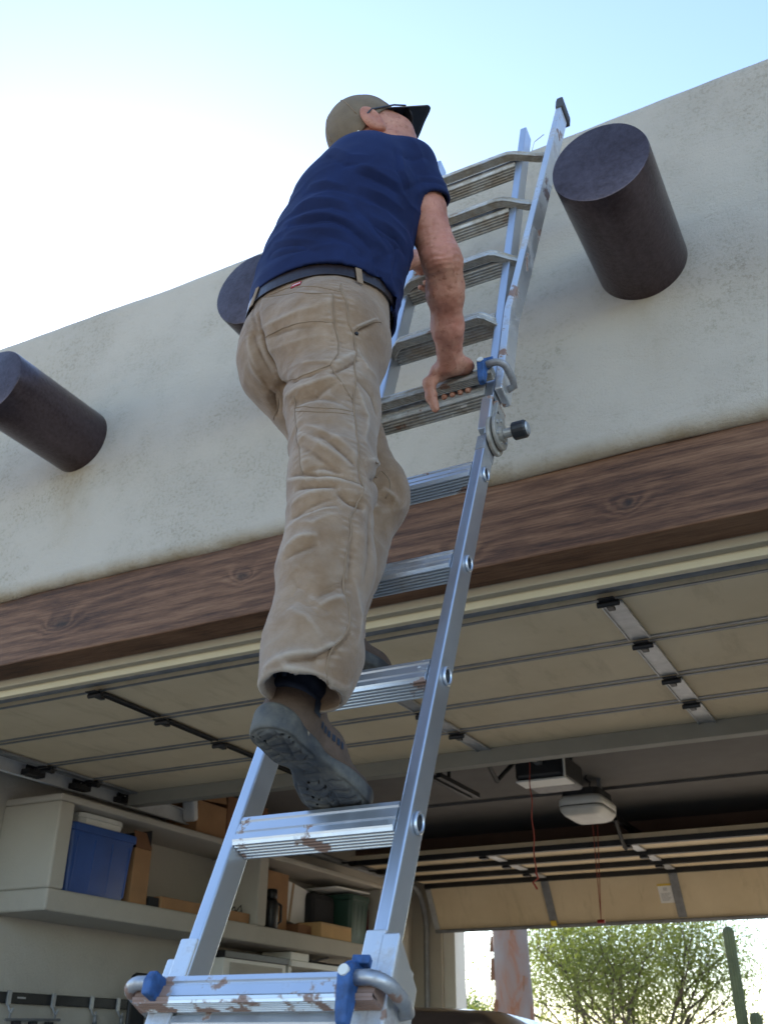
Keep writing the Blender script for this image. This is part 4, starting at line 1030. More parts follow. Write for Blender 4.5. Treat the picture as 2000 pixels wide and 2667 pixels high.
# cloth folds, seams and pockets: polylines on the garments (eye-relative metres)
FOLDS_T = [
  (-0.0090, 0.0100, [(-0.971, 1.316, 1.275), (-0.964, 1.330, 1.234), (-0.951, 1.350, 1.199), (-0.954, 1.380, 1.178)]),
  (-0.0050, 0.0120, [(-0.983, 1.317, 1.323), (-0.969, 1.315, 1.274)]),
  (0.0040, 0.0110, [(-0.955, 1.311, 1.284), (-0.891, 1.294, 1.272), (-0.839, 1.292, 1.272)]),
  (-0.0040, 0.0100, [(-0.949, 1.316, 1.257), (-0.892, 1.298, 1.241), (-0.845, 1.295, 1.229)]),
  (0.0030, 0.0140, [(-0.951, 1.326, 1.233), (-0.865, 1.299, 1.205), (-0.813, 1.306, 1.205)]),
  (-0.0080, 0.0090, [(-0.950, 1.374, 1.178), (-0.862, 1.283, 1.102), (-0.822, 1.277, 1.098), (-0.795, 1.286, 1.108)]),
  (0.0060, 0.0120, [(-0.877, 1.290, 1.077), (-0.825, 1.275, 1.073), (-0.788, 1.286, 1.087)]),
  (-0.0050, 0.0110, [(-0.850, 1.279, 1.049), (-0.807, 1.276, 1.049), (-0.780, 1.290, 1.071)]),
  (-0.0060, 0.0100, [(-0.782, 1.292, 1.100), (-0.769, 1.308, 1.119), (-0.762, 1.334, 1.146)]),
  (0.0050, 0.0110, [(-0.782, 1.299, 1.125), (-0.771, 1.321, 1.149), (-0.767, 1.345, 1.177)]),
  (-0.0040, 0.0120, [(-0.842, 1.276, 1.042), (-0.800, 1.276, 1.041), (-0.773, 1.288, 1.034)]),
  (0.0050, 0.0130, [(-0.823, 1.258, 0.955), (-0.771, 1.246, 0.910), (-0.737, 1.263, 0.882)]),
  (-0.0050, 0.0120, [(-0.810, 1.245, 0.920), (-0.772, 1.240, 0.885), (-0.746, 1.251, 0.862)]),
  (0.0040, 0.0120, [(-0.805, 1.259, 0.967), (-0.759, 1.261, 0.932), (-0.732, 1.278, 0.905)]),
  (-0.0050, 0.0100, [(-0.776, 1.252, 0.931), (-0.746, 1.259, 0.902), (-0.729, 1.274, 0.878)]),
  (-0.0040, 0.0090, [(-0.790, 1.234, 0.864), (-0.762, 1.241, 0.866), (-0.737, 1.259, 0.855)]),
  (0.0080, 0.0100, [(-0.837, 1.248, 0.863), (-0.787, 1.230, 0.843), (-0.746, 1.244, 0.836), (-0.720, 1.283, 0.833)]),
  (-0.0090, 0.0090, [(-0.820, 1.239, 0.863), (-0.773, 1.234, 0.849), (-0.744, 1.249, 0.848), (-0.724, 1.276, 0.839)]),
  (-0.0070, 0.0100, [(-0.801, 1.228, 0.829), (-0.763, 1.229, 0.823), (-0.743, 1.240, 0.821)]),
  (0.0060, 0.0110, [(-0.811, 1.225, 0.801), (-0.774, 1.221, 0.806), (-0.749, 1.233, 0.813)]),
  (-0.0050, 0.0110, [(-0.801, 1.216, 0.776), (-0.765, 1.217, 0.786), (-0.742, 1.231, 0.795)]),
  (0.0040, 0.0110, [(-0.785, 1.202, 0.748), (-0.756, 1.212, 0.766), (-0.735, 1.229, 0.774)]),
  (-0.0070, 0.0120, [(-0.732, 1.245, 0.807), (-0.720, 1.260, 0.796), (-0.713, 1.278, 0.792)]),
  (0.0060, 0.0120, [(-0.724, 1.263, 0.820), (-0.716, 1.296, 0.823), (-0.829, 1.548, 0.958)]),
  (0.0050, 0.0120, [(-0.749, 1.327, 1.063), (-0.739, 1.343, 1.018), (-0.734, 1.324, 0.960)]),
  (-0.0050, 0.0120, [(-0.749, 1.331, 1.090), (-0.739, 1.363, 1.079), (-0.740, 1.382, 1.056)]),
  (0.0040, 0.0120, [(-0.765, 1.352, 1.180), (-0.751, 1.360, 1.142), (-0.750, 1.399, 1.147)]),
  (-0.0060, 0.0090, [(-0.768, 1.345, 1.230), (-0.758, 1.364, 1.250), (-0.750, 1.390, 1.279)]),
  (0.0060, 0.0080, [(-0.768, 1.344, 1.236), (-0.757, 1.364, 1.257), (-0.750, 1.395, 1.287)]),
  (-0.0040, 0.0090, [(-1.026, 1.353, 1.388), (-0.999, 1.322, 1.326), (-0.986, 1.317, 1.288)]),
  (0.0040, 0.0100, [(-1.008, 1.325, 1.274), (-0.999, 1.344, 1.228)]),
  (-0.0050, 0.0100, [(-0.994, 1.320, 1.280), (-0.983, 1.333, 1.236), (-0.972, 1.356, 1.205)]),
  (0.0040, 0.0100, [(-1.011, 1.345, 1.232), (-1.001, 1.365, 1.207), (-0.989, 1.389, 1.188)]),
  (-0.0050, 0.0090, [(-0.994, 1.370, 1.201), (-0.988, 1.399, 1.183), (-1.005, 1.437, 1.170)]),
  (0.0050, 0.0100, [(-0.794, 1.188, 0.697), (-0.774, 1.186, 0.708), (-0.748, 1.191, 0.712)]),
  (-0.0040, 0.0090, [(-0.791, 1.185, 0.678), (-0.766, 1.183, 0.686), (-0.745, 1.188, 0.692)]),
  (-0.0050, 0.0140, [(-0.725, 1.180, 0.600), (-0.715, 1.196, 0.614), (-0.705, 1.218, 0.633)]),
  (0.0050, 0.0140, [(-0.722, 1.172, 0.580), (-0.712, 1.191, 0.595), (-0.704, 1.212, 0.606)]),
  (-0.0040, 0.0160, [(-0.768, 1.174, 0.628), (-0.737, 1.165, 0.585), (-0.714, 1.178, 0.576)]),
  (0.0040, 0.0180, [(-0.756, 1.156, 0.575), (-0.730, 1.157, 0.557), (-0.714, 1.166, 0.534)]),
  (0.0040, 0.0120, [(-0.812, 1.212, 0.746), (-0.754, 1.199, 0.738), (-0.731, 1.223, 0.757)]),
  (-0.0040, 0.0100, [(-0.814, 1.221, 0.773), (-0.763, 1.212, 0.770), (-0.736, 1.231, 0.781)]),
  (0.0090, 0.0130, [(-0.788, 1.148, 0.486), (-0.750, 1.147, 0.498), (-0.718, 1.166, 0.503), (-0.698, 1.189, 0.521), (-0.690, 1.206, 0.540)]),
  (-0.0100, 0.0110, [(-0.746, 1.148, 0.489), (-0.721, 1.164, 0.495), (-0.701, 1.187, 0.512), (-0.690, 1.209, 0.538)]),
  (0.0070, 0.0120, [(-0.749, 1.146, 0.477), (-0.739, 1.178, 0.471), (-0.716, 1.207, 0.467), (-0.705, 1.239, 0.472)]),
  (-0.0060, 0.0100, [(-0.781, 1.158, 0.473), (-0.758, 1.162, 0.473), (-0.748, 1.185, 0.469)]),
  (0.0040, 0.0140, [(-0.697, 1.246, 0.633), (-0.695, 1.254, 0.586), (-0.687, 1.237, 0.540)]),
  (-0.0050, 0.0120, [(-0.711, 1.301, 0.787), (-0.698, 1.283, 0.726), (-0.693, 1.270, 0.667)]),
  (-0.0040, 0.0120, [(-0.707, 1.240, 0.735), (-0.699, 1.233, 0.673), (-0.701, 1.229, 0.637)]),
  (-0.0080, 0.0110, [(-0.718, 1.339, 0.881), (-0.822, 1.562, 1.004), (-0.816, 1.569, 0.997)]),
  (0.0060, 0.0110, [(-0.721, 1.328, 0.913), (-0.821, 1.566, 1.048), (-0.809, 1.580, 1.026)]),
  (-0.0060, 0.0100, [(-0.825, 1.557, 0.980), (-0.814, 1.573, 0.976), (-0.809, 1.586, 0.978)]),
  (0.0050, 0.0100, [(-0.816, 1.569, 1.003), (-0.806, 1.588, 0.994), (-0.804, 1.602, 0.985)]),
  (0.0050, 0.0120, [(-0.821, 1.556, 0.950), (-0.808, 1.592, 0.961), (-0.803, 1.623, 0.985)]),
  (-0.0060, 0.0100, [(-0.822, 1.547, 0.925), (-0.814, 1.567, 0.929), (-0.808, 1.592, 0.949)]),
]
FOLDS_S = [
  (0.0050, 0.0140, [(-0.881, 1.335, 1.663), (-0.843, 1.335, 1.652), (-0.807, 1.342, 1.631)]),
  (-0.0040, 0.0110, [(-0.888, 1.334, 1.643), (-0.843, 1.334, 1.633), (-0.796, 1.347, 1.612)]),
  (0.0050, 0.0130, [(-0.910, 1.327, 1.604), (-0.873, 1.327, 1.605), (-0.831, 1.333, 1.594), (-0.792, 1.350, 1.575)]),
  (-0.0050, 0.0110, [(-0.911, 1.324, 1.581), (-0.870, 1.324, 1.580), (-0.826, 1.333, 1.574), (-0.788, 1.353, 1.551)]),
  (0.0060, 0.0130, [(-0.935, 1.328, 1.569), (-0.886, 1.323, 1.561), (-0.837, 1.330, 1.553), (-0.799, 1.349, 1.534), (-0.773, 1.374, 1.511)]),
  (-0.0080, 0.0100, [(-0.913, 1.323, 1.550), (-0.869, 1.325, 1.539), (-0.823, 1.337, 1.535), (-0.791, 1.359, 1.512), (-0.768, 1.390, 1.482)]),
  (0.0050, 0.0140, [(-0.921, 1.324, 1.528), (-0.861, 1.328, 1.520), (-0.817, 1.344, 1.510)]),
  (-0.0040, 0.0120, [(-0.839, 1.337, 1.498), (-0.796, 1.363, 1.482), (-0.774, 1.394, 1.449)]),
  (0.0040, 0.0120, [(-0.795, 1.348, 1.560), (-0.771, 1.370, 1.528), (-0.750, 1.412, 1.493)]),
  (-0.0040, 0.0110, [(-0.782, 1.356, 1.572), (-0.754, 1.386, 1.534), (-0.740, 1.427, 1.501)]),
  (0.0050, 0.0120, [(-0.763, 1.349, 1.673), (-0.731, 1.372, 1.657), (-0.710, 1.401, 1.648)]),
  (-0.0050, 0.0100, [(-0.771, 1.349, 1.656), (-0.739, 1.372, 1.640), (-0.714, 1.409, 1.631)]),
  (0.0040, 0.0120, [(-0.767, 1.359, 1.625), (-0.737, 1.386, 1.615), (-0.717, 1.431, 1.609)]),
  (-0.0040, 0.0110, [(-0.769, 1.363, 1.603), (-0.741, 1.393, 1.591), (-0.719, 1.445, 1.585)]),
  (0.0040, 0.0120, [(-0.753, 1.384, 1.552), (-0.734, 1.415, 1.545), (-0.723, 1.460, 1.543)]),
  (-0.0050, 0.0110, [(-0.750, 1.394, 1.529), (-0.733, 1.430, 1.521), (-0.728, 1.480, 1.520)]),
  (-0.0050, 0.0090, [(-0.705, 1.395, 1.733), (-0.703, 1.396, 1.678), (-0.701, 1.425, 1.650)]),
  (0.0030, 0.0090, [(-0.701, 1.409, 1.745), (-0.697, 1.407, 1.685), (-0.695, 1.431, 1.664)]),
  (0.0040, 0.0120, [(-0.692, 1.445, 1.816), (-0.677, 1.461, 1.773), (-0.674, 1.471, 1.736)]),
  (-0.0030, 0.0100, [(-0.698, 1.412, 1.735), (-0.689, 1.447, 1.753), (-0.672, 1.470, 1.773)]),
  (0.0060, 0.0120, [(-0.774, 1.394, 1.449), (-0.775, 1.420, 1.426), (-0.795, 1.478, 1.428)]),
  (-0.0070, 0.0110, [(-0.764, 1.406, 1.459), (-0.761, 1.426, 1.425), (-0.788, 1.486, 1.427)]),
  (0.0050, 0.0120, [(-0.746, 1.438, 1.473), (-0.752, 1.451, 1.436), (-0.787, 1.493, 1.417)]),
  (-0.0040, 0.0100, [(-0.731, 1.441, 1.520), (-0.739, 1.457, 1.485), (-0.750, 1.455, 1.443)]),
  (-0.0040, 0.0090, [(-0.840, 1.339, 1.735), (-0.801, 1.337, 1.686), (-0.762, 1.348, 1.683)]),
  (0.0040, 0.0110, [(-0.838, 1.349, 1.766), (-0.790, 1.340, 1.710), (-0.755, 1.351, 1.703)]),
  (-0.0030, 0.0080, [(-0.696, 1.434, 1.656), (-0.678, 1.470, 1.703), (-0.651, 1.509, 1.719)]),
  (0.0040, 0.0120, [(-0.962, 1.331, 1.526), (-0.911, 1.324, 1.508), (-0.861, 1.331, 1.488)]),
  (-0.0040, 0.0120, [(-0.970, 1.332, 1.500), (-0.919, 1.325, 1.488), (-0.869, 1.332, 1.467)]),
]
SEAMS = {
  'side': [(-0.799, 1.333, 1.351), (-0.790, 1.322, 1.318), (-0.779, 1.326, 1.289), (-0.777, 1.331, 1.237), (-0.771, 1.341, 1.228), (-0.768, 1.347, 1.188), (-0.758, 1.325, 1.121), (-0.753, 1.317, 1.052), (-0.744, 1.306, 0.982), (-0.728, 1.288, 0.910), (-0.724, 1.282, 0.864), (-0.719, 1.291, 0.836), (-0.715, 1.266, 0.787), (-0.715, 1.245, 0.758), (-0.707, 1.242, 0.736), (-0.702, 1.225, 0.676), (-0.704, 1.217, 0.623), (-0.702, 1.217, 0.610), (-0.698, 1.223, 0.595), (-0.691, 1.215, 0.559), (-0.690, 1.207, 0.540), (-0.701, 1.187, 0.512), (-0.708, 1.181, 0.491), (-0.711, 1.186, 0.471), (-0.722, 1.218, 0.465), (-0.746, 1.255, 0.458)],
  'waist': [(-1.054, 1.382, 1.409), (-1.011, 1.347, 1.393), (-0.971, 1.334, 1.390), (-0.920, 1.329, 1.384), (-0.856, 1.304, 1.345), (-0.816, 1.308, 1.327), (-0.791, 1.321, 1.318)],
  'pock_top': [(-0.992, 1.339, 1.391), (-0.936, 1.324, 1.367), (-0.848, 1.294, 1.312), (-0.802, 1.310, 1.307)],
  'pock_side': [(-0.802, 1.310, 1.307), (-0.798, 1.308, 1.269), (-0.799, 1.313, 1.225), (-0.791, 1.319, 1.193), (-0.785, 1.309, 1.152), (-0.790, 1.292, 1.120)],
  'pock_bot': [(-0.790, 1.292, 1.120), (-0.807, 1.282, 1.109), (-0.828, 1.277, 1.104), (-0.863, 1.284, 1.108), (-0.954, 1.372, 1.183)],
  'pock_mid': [(-0.961, 1.317, 1.262), (-0.928, 1.308, 1.260), (-0.891, 1.296, 1.250), (-0.847, 1.293, 1.242), (-0.823, 1.299, 1.237), (-0.801, 1.310, 1.234)],
  'tool_diag': [(-0.789, 1.291, 1.114), (-0.778, 1.294, 1.093), (-0.765, 1.303, 1.068), (-0.753, 1.314, 1.043)],
  'tool_left': [(-0.858, 1.281, 1.064), (-0.856, 1.281, 1.037), (-0.841, 1.269, 0.989), (-0.829, 1.259, 0.951), (-0.810, 1.239, 0.895), (-0.802, 1.233, 0.854)],
  'tool_top': [(-0.856, 1.281, 1.037), (-0.807, 1.269, 1.014), (-0.773, 1.280, 1.008), (-0.748, 1.310, 1.012)],
  'tool_top2': [(-0.853, 1.279, 1.025), (-0.805, 1.267, 1.003), (-0.771, 1.278, 0.997), (-0.747, 1.308, 1.001)],
  'tool_bot': [(-0.802, 1.233, 0.851), (-0.777, 1.232, 0.844), (-0.752, 1.240, 0.839), (-0.734, 1.256, 0.836), (-0.722, 1.278, 0.836)],
  'hand_pock': [(-0.769, 1.344, 1.225), (-0.760, 1.358, 1.247), (-0.750, 1.390, 1.279), (-0.749, 1.417, 1.296)],
  'hem': [(-0.789, 1.167, 0.471), (-0.778, 1.169, 0.471), (-0.771, 1.191, 0.468), (-0.763, 1.218, 0.464), (-0.747, 1.244, 0.460), (-0.729, 1.266, 0.457)],
  'left_pock': [(-0.984, 1.408, 1.177), (-0.998, 1.430, 1.171), (-1.025, 1.459, 1.172)],
  'left_knee': [(-0.722, 1.335, 0.917), (-0.823, 1.563, 1.048), (-0.810, 1.577, 1.022), (-0.811, 1.576, 1.002), (-0.816, 1.570, 0.981)],
}
PATCHES = {
  'back': [(-0.993, 1.339, 1.390), (-0.802, 1.310, 1.307), (-0.799, 1.313, 1.225), (-0.791, 1.319, 1.193), (-0.785, 1.309, 1.152), (-0.790, 1.292, 1.120), (-0.954, 1.372, 1.183), (-0.957, 1.342, 1.212), (-0.966, 1.315, 1.273)],
  'tool': [(-0.856, 1.281, 1.037), (-0.748, 1.310, 1.012), (-0.737, 1.299, 0.947), (-0.724, 1.282, 0.864), (-0.722, 1.278, 0.837), (-0.752, 1.240, 0.840), (-0.802, 1.233, 0.851), (-0.830, 1.260, 0.951)],
}
RIVET = (-0.768, 1.347, 1.225)
def poly_sd(x, y, px, py):                     # signed distance to a polygon, negative inside
    n = len(px); d = np.full(len(x), 9.0); ins = np.zeros(len(x), bool)
    for i in range(n):
        j = i-1; ex, ey = px[j]-px[i], py[j]-py[i]; wx, wy = x-px[i], y-py[i]; t = np.clip((wx*ex+wy*ey)/(ex*ex+ey*ey), 0, 1)
        d = np.minimum(d, np.hypot(wx-ex*t, wy-ey*t)); c = ((py[i] > y) != (py[j] > y)) & (x < (px[j]-px[i])*(y-py[i])/(py[j]-py[i]+1e-12)+px[i]); ins ^= c
    return np.where(ins, -d, d)
def patch_disp(P, N, poly, amt):
    Q = np.array(poly); c = Q.mean(0); u_, s_, vt = np.linalg.svd(Q-c); nn = vt[2]
    if nn[1] > 0: nn = -nn
    R = np.linalg.norm(Q-c, axis=1).max(); o = np.zeros(len(P)); m = (np.linalg.norm(P-c, axis=1) < R+.02) & (N@nn > 0)
    if m.any():
        sd = poly_sd((P[m]-c)@vt[0], (P[m]-c)@vt[1], (Q-c)@vt[0], (Q-c)@vt[1]); o[m] = amt*np.clip(.5-sd/.006, 0, 1)
    return o
def pucker(P, poly, wd, freq, amp):            # gathered ripples beside a seam
    r = seg_dist(P, poly); a, b = np.asarray(poly[0]), np.asarray(poly[-1]); s = (P-a)@unit(b-a)
    return amp*np.sin(s*freq+2*np.sin(s*freq*.31))*np.exp(-((r-.010)/wd)**2)
def disp_T(P, N):
    d = .0016*vnoise(P, 38, 1)+.0010*vnoise(P, 95, 2)+.0022*vnoise(P*np.array([1, 1, 1.7]), 19, 7)+.0024*np.clip(1-np.abs(vnoise(P*np.array([.7, .7, 1.35]), 36, 31))*1.4, 0, 1)**2.5*np.clip(vnoise(P, 9, 33)+.55, 0, 1)
    for k in PATCHES: d += patch_disp(P, N, PATCHES[k], .0022)
    for k in ('side', 'pock_side', 'tool_left'): d += pucker(P, SEAMS[k], .008, 330, .0006)
    d += pucker(P, SEAMS['hem'], .012, 260, .0008)
    return d
def disp_S(P, N):
    w_ = unit(A3(.35, -.1, -1)); Q = P+.35*np.outer(P@w_, w_)*-1
    ph = vnoise(Q, 17, 21); drape = 1-np.abs(vnoise(P*np.array([.55, .8, 1.5]), 30, 22))
    uR = unit(elR-shR); sR = (P-slR)@uR; aR = np.linalg.norm(P-slR-np.outer(sR, uR), axis=1); cuff = .0014*np.clip((sR+.028)/.003, 0, 1)*(aR < .085)*(P[:, 2] < 1.80)
    return cuff+.0012*vnoise(P, 28, 5)+.0007*vnoise(P, 70, 6)+.0035*(np.clip(drape, 0, 1)**3)*np.clip((1.76-P[:, 2])/.12, 0, 1)
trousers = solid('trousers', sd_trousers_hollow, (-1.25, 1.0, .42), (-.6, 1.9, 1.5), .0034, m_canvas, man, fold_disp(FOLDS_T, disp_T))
shirt = solid('shirt', sd_shirt_hollow, (-1.25, 1.2, 1.25), (-.5, 1.85, 1.95), .0034, m_shirt, man, fold_disp(FOLDS_S, disp_S, 1.5))
for sh_, nm in ((shoeR, 'R'), (shoeL, 'L')):
    c = sh_.pt(.15, 0, .05); lo_, hi_ = c-.24, c+.24
    rs = np.random.RandomState(3); pts = np.stack([rs.uniform(-.01, .33, 150), rs.uniform(-.06, .06, 150)], 1)
    pts = np.array([q for i, q in enumerate(pts) if all(np.hypot(*((q-pts[j])*[1, 1.5])) > .016 for j in range(i))])
    def sole_t(p, s=sh_):
        d = s.sole(p); t, v, u = s.loc(p); m = (u < .02) & (np.abs(d) < .02)
        if m.any():
            tm, vm = t[m], v[m]; ins = -s.outline(tm, vm); lane = np.where(vm > .012, 0, np.where(vm < -.012, 1.7, .9)); q = tm+.30*np.abs(vm)+.006*np.sin(vm*120+tm*30)
            g1 = np.abs(((q*(1/.021)+lane) % 1)-.5)*.021; g2 = np.minimum(np.abs(vm-.012-.006*np.sin(tm*45)), np.abs(vm+.014+.006*np.sin(tm*45+1))); g3 = np.abs(ins-.007)
            gr = np.minimum(np.where(ins > .007, np.minimum(g1, g2), 9), g3); arch = np.exp(-((tm-.13)/.03)**4); gr = gr+.006*arch
            bx = np.abs(np.maximum(np.abs(tm-.130)-.018, np.abs(vm-.002)-.013)); gr = np.minimum(gr, bx+.0006)
            d[m] += .0030*np.clip(1.25-gr/.0034, 0, 1)*np.clip((.016-u[m])/.006, 0, 1)
        return d
    shoe = thing('shoe', '', '', (0, 0, 0)); del shoe['label'], shoe['category']; attach(shoe, man)
    so = solid('sole', sole_t, lo_, hi_, .0022 if nm == 'R' else .004, m_sole, shoe)
    up_o = solid('upper', sh_.upper, lo_, hi_, .003, m_suede, shoe); co_ = solid('collar', sh_.collar, lo_, hi_, .003, m_sock, shoe)
    # stitched logo patch and lettering strip on the outer side, heel pull loop
    def side_patch(t0, t1, u0, u1, off):
        g = []
        for t in np.linspace(t0, t1, 6):
            row = []
            for u in np.linspace(u0, u1, 4):
                q = outward(sh_.upper, sh_.pt(t, 0, u), sh_.r*sh_.side, .12); row.append(RH(q+sh_.r*sh_.side*off))
            g.append(row)
        m = MB(); m.loft(g, cap=False, closed=False); return m
    side_patch(.062, .082, .062, .088, .0015).build('logo_patch', m_navy, shoe)
    for k, t in enumerate((.090, .101, .111, .122, .133, .143)): side_patch(t, t+.007, .052-.001*k, .064-.001*k, .0012).build('letter', m_navy, shoe)
    m = MB(); m.tube([RH(sh_.pt(.012, .010, .10)), RH(sh_.pt(.006, .010, .15)), RH(sh_.pt(.008, .0, .165)), RH(sh_.pt(.006, -.010, .15)), RH(sh_.pt(.012, -.010, .10))], .004, 8); m.build('pull_loop', m_sock, shoe, smooth=True)

# cap
def capin(p): return ell(p, hp(-.004, 0, .018), (.0925, .0785, .0955), HB)
def sd_cap(p):
    d = ell(p, hp(-.004, 0, .018), (.0975, .0835, .103), HB); q = p-HC; f = q@HF; u = q@HU; s = q@HS
    rim = .030-.052*np.clip((.07-f)/.16, 0, 1)
    d = smax(d, rim-u, .004); return np.maximum(d, -capin(p))
cap = solid('cap', sd_cap, HC-.2, HC+.2, .0026, m_cap, man)
def brim(off, th, mat, name):
    top = []; bot = []
    for k in np.linspace(-1, 1, 27):
        r0 = []; r1 = []; a = 1.15*k; fi, si = -.004+.094*math.cos(a), .081*math.sin(a); fo, so_ = .178-.046*abs(k)**3.5, .084*k*(1-.07*abs(k)**6)
        for q in np.linspace(0, 1, 9):
            f = fi+(fo-fi)*q; s = si+(so_-si)*q; u = .030-.016*k*k*(.5+.5*q)-.020*q+off
            r0.append(RH(hp(f, s, u))); r1.append(RH(hp(f, s, u-th)))
        top.append(r0); bot.append(r1)
    m = MB(); m.loft([r0+r1[::-1] for r0, r1 in zip(top, bot)]); return m.build(name, mat, cap, smooth=True, recalc=True)
brim(0, .0022, m_cap, 'brim'); brim(-.0024, .0016, m_navy, 'brim_lining')
for az in (0, 1.05, 2.09):
    pts = [hp(-.004+.0978*math.cos(q)*math.cos(az), .0838*math.cos(q)*math.sin(az), .018+.1034*math.sin(q)) for q in np.linspace(.12, math.pi-.12, 30)]
    pts = [q for q in pts if sd_cap(q[None])[0] < .004]
    m = MB(); m.tube([RH(q) for q in pts], .0012, 6); m.build('seam', m_thread, cap, smooth=True)
m = MB(); m.tube([RH(hp(-.004, 0, .120)), RH(hp(-.004, 0, .1245))], [.007, .004], 12); m.build('cap_button', m_cap, cap, smooth=True)
def sd_hair(p):
    d = sd_head(p)-.0045; q = p-HC; f = q@HF; u = q@HU; s = np.abs(q@HS)
    back = np.maximum(np.maximum(np.maximum(f+.064, u-.03), -.085-u), s-.070)
    burn = np.maximum(np.maximum(np.abs(f-.006)-.012, np.abs(u-.012)-.030), .05-s)
    return smax(d, np.where(q@HS > 0, np.minimum(back, burn), back), .003)
def sd_back_hair(p): q = p-HC; return np.maximum(sd_hair(p), q@HF+.038)
def sd_burn(p): q = p-HC; return np.maximum(sd_hair(p), -(q@HF+.038))
solid('hair', sd_back_hair, HC-.2, HC+.2, .003, m_hair, man, lambda P, N: .0012*vnoise(P, 500, 4))
# glasses
gl = thing('glasses', '', '', (0, 0, 0)); del gl['label'], gl['category']; attach(gl, man)
m_frame = M_plain('dark_metal_frame', (.05, .05, .055), .35, .6, .1, 20); m_lens = M_glass('spectacle_lens', (.035, .045, .055))
for s in (-1, 1):
    pts = [hp(.090, s*.071, .014), hp(.05, s*.082, .016), hp(-.020, s*.087, .018), hp(-.042, s*.088, .008), hp(-.050, s*.084, -.008)]
    m = MB(); m.tube([RH(q) for q in pts], .0022, 8); m.build('temple', m_frame, gl, smooth=True)
    ring = [hp(.107-.22*abs(abs(math.cos(t)*.027+.036)-.01)*.9, s*(.038+.027*math.cos(t)), .004+.019*math.sin(t)) for t in np.linspace(0, 2*math.pi, 25)]
    m = MB(); m.tube([RH(q) for q in ring], .0020, 8, cap=False); m.build('rim', m_frame, gl, smooth=True)
    m = MB(); m.loft([[RH(q+HF*e) for q in ring[:-1]] for e in (.0008, -.0008)]); m.build('lens', m_lens, gl, recalc=True)
m = MB(); m.tube([RH(hp(.104, -.012, .010)), RH(hp(.112, 0, .013)), RH(hp(.104, .012, .010))], .002, 8); m.build('bridge', m_frame, gl)
# belt, loops and label follow the trouser surface
def waist_pt(ang, z, off=0.0, f=None):
    c = A3(-.920, 1.462, z); d = SIDE*math.cos(ang)+np.array([-.1, 1, 0])*math.sin(ang)
    return outward(f or sd_pelvis, c, d, .3)+unit(d)*off
def ring_strip(z0, z1, a0, a1, n, off, th, zf=None):
    rings = []
    for a in np.linspace(a0, a1, n):
        za = (zf(a) if zf else 0)
        rings.append([RH(waist_pt(a, z0+za, off)), RH(waist_pt(a, z1+za, off)), RH(waist_pt(a, z1+za, off+th)), RH(waist_pt(a, z0+za, off+th))])
    m = MB(); m.loft(rings); return m
m = ring_strip(1.398, 1.434, 0, 2*math.pi, 73, .0035, .0035); belt = m.build('belt', m_belt, man, .001, smooth=False, recalc=True)
for a in (-.62, -2.35, .55, 2.2, 1.2): ring_strip(1.380, 1.444, a-.045, a+.045, 5, .0075, .0022).build('belt_loop', m_seam, trousers, .001, recalc=True)
lab = ring_strip(1.372, 1.388, -1.60, -1.44, 6, .002, .002).build('label', M_plain('red_woven_label', (.30, .012, .018), .8, 0, .1, 60), trousers, recalc=True)
m = MB()
for k in range(7):
    a = -1.580+.020*k; m.v and None
    q = [waist_pt(a+da, 1.3775+dz, .0046) for da, dz in ((0, 0), (.012, .0006*(k % 3)), (.012, .0052), (0, .0046))]; m.add([RH(x) for x in q], [(0, 1, 2, 3)])
m.build('label_lettering', m_paper, lab)
# trouser seams as thin cords on the displaced surface, rivet, bandana-blue pocket corner
tco = np.empty(len(trousers.data.vertices)*3, np.float32); trousers.data.vertices.foreach_get('co', tco); tco = tco.reshape(-1, 3)-np.array([0, 0, H])
tno = np.empty(len(trousers.data.vertices)*3, np.float32); trousers.data.vertices.foreach_get('normal', tno); tno = tno.reshape(-1, 3)
def snap(q):
    i = int(((tco-q)**2).sum(1).argmin()); return tco[i], tno[i]
def densify(poly, step=.006):
    out = [np.asarray(poly[0], float)]
    for a, b in zip(poly[:-1], poly[1:]):
        a, b = np.asarray(a, float), np.asarray(b, float); n = max(1, int(np.linalg.norm(b-a)/step)); out += [a+(b-a)*k/n for k in range(1, n+1)]
    return out
for nm, poly in SEAMS.items():
    if nm == 'hem': continue
    pts = []
    for q in densify(poly):
        a, n_ = snap(q); pts.append(a+n_*.0004)
    pts = np.array(pts)
    for _ in range(2): pts[1:-1] = (pts[:-2]+2*pts[1:-1]+pts[2:])/4
    m = MB(); m.tube([RH(q) for q in pts], .0018 if nm == 'side' else .0011, 6); m.build('seam', m_seam if nm == 'side' else m_thread, trousers, smooth=True)
a, n_ = snap(np.array(RIVET)); m = MB(); m.tube([RH(a), RH(a+n_*.004)], [.0045, .003], 10); m.build('rivet', m_black, trousers)
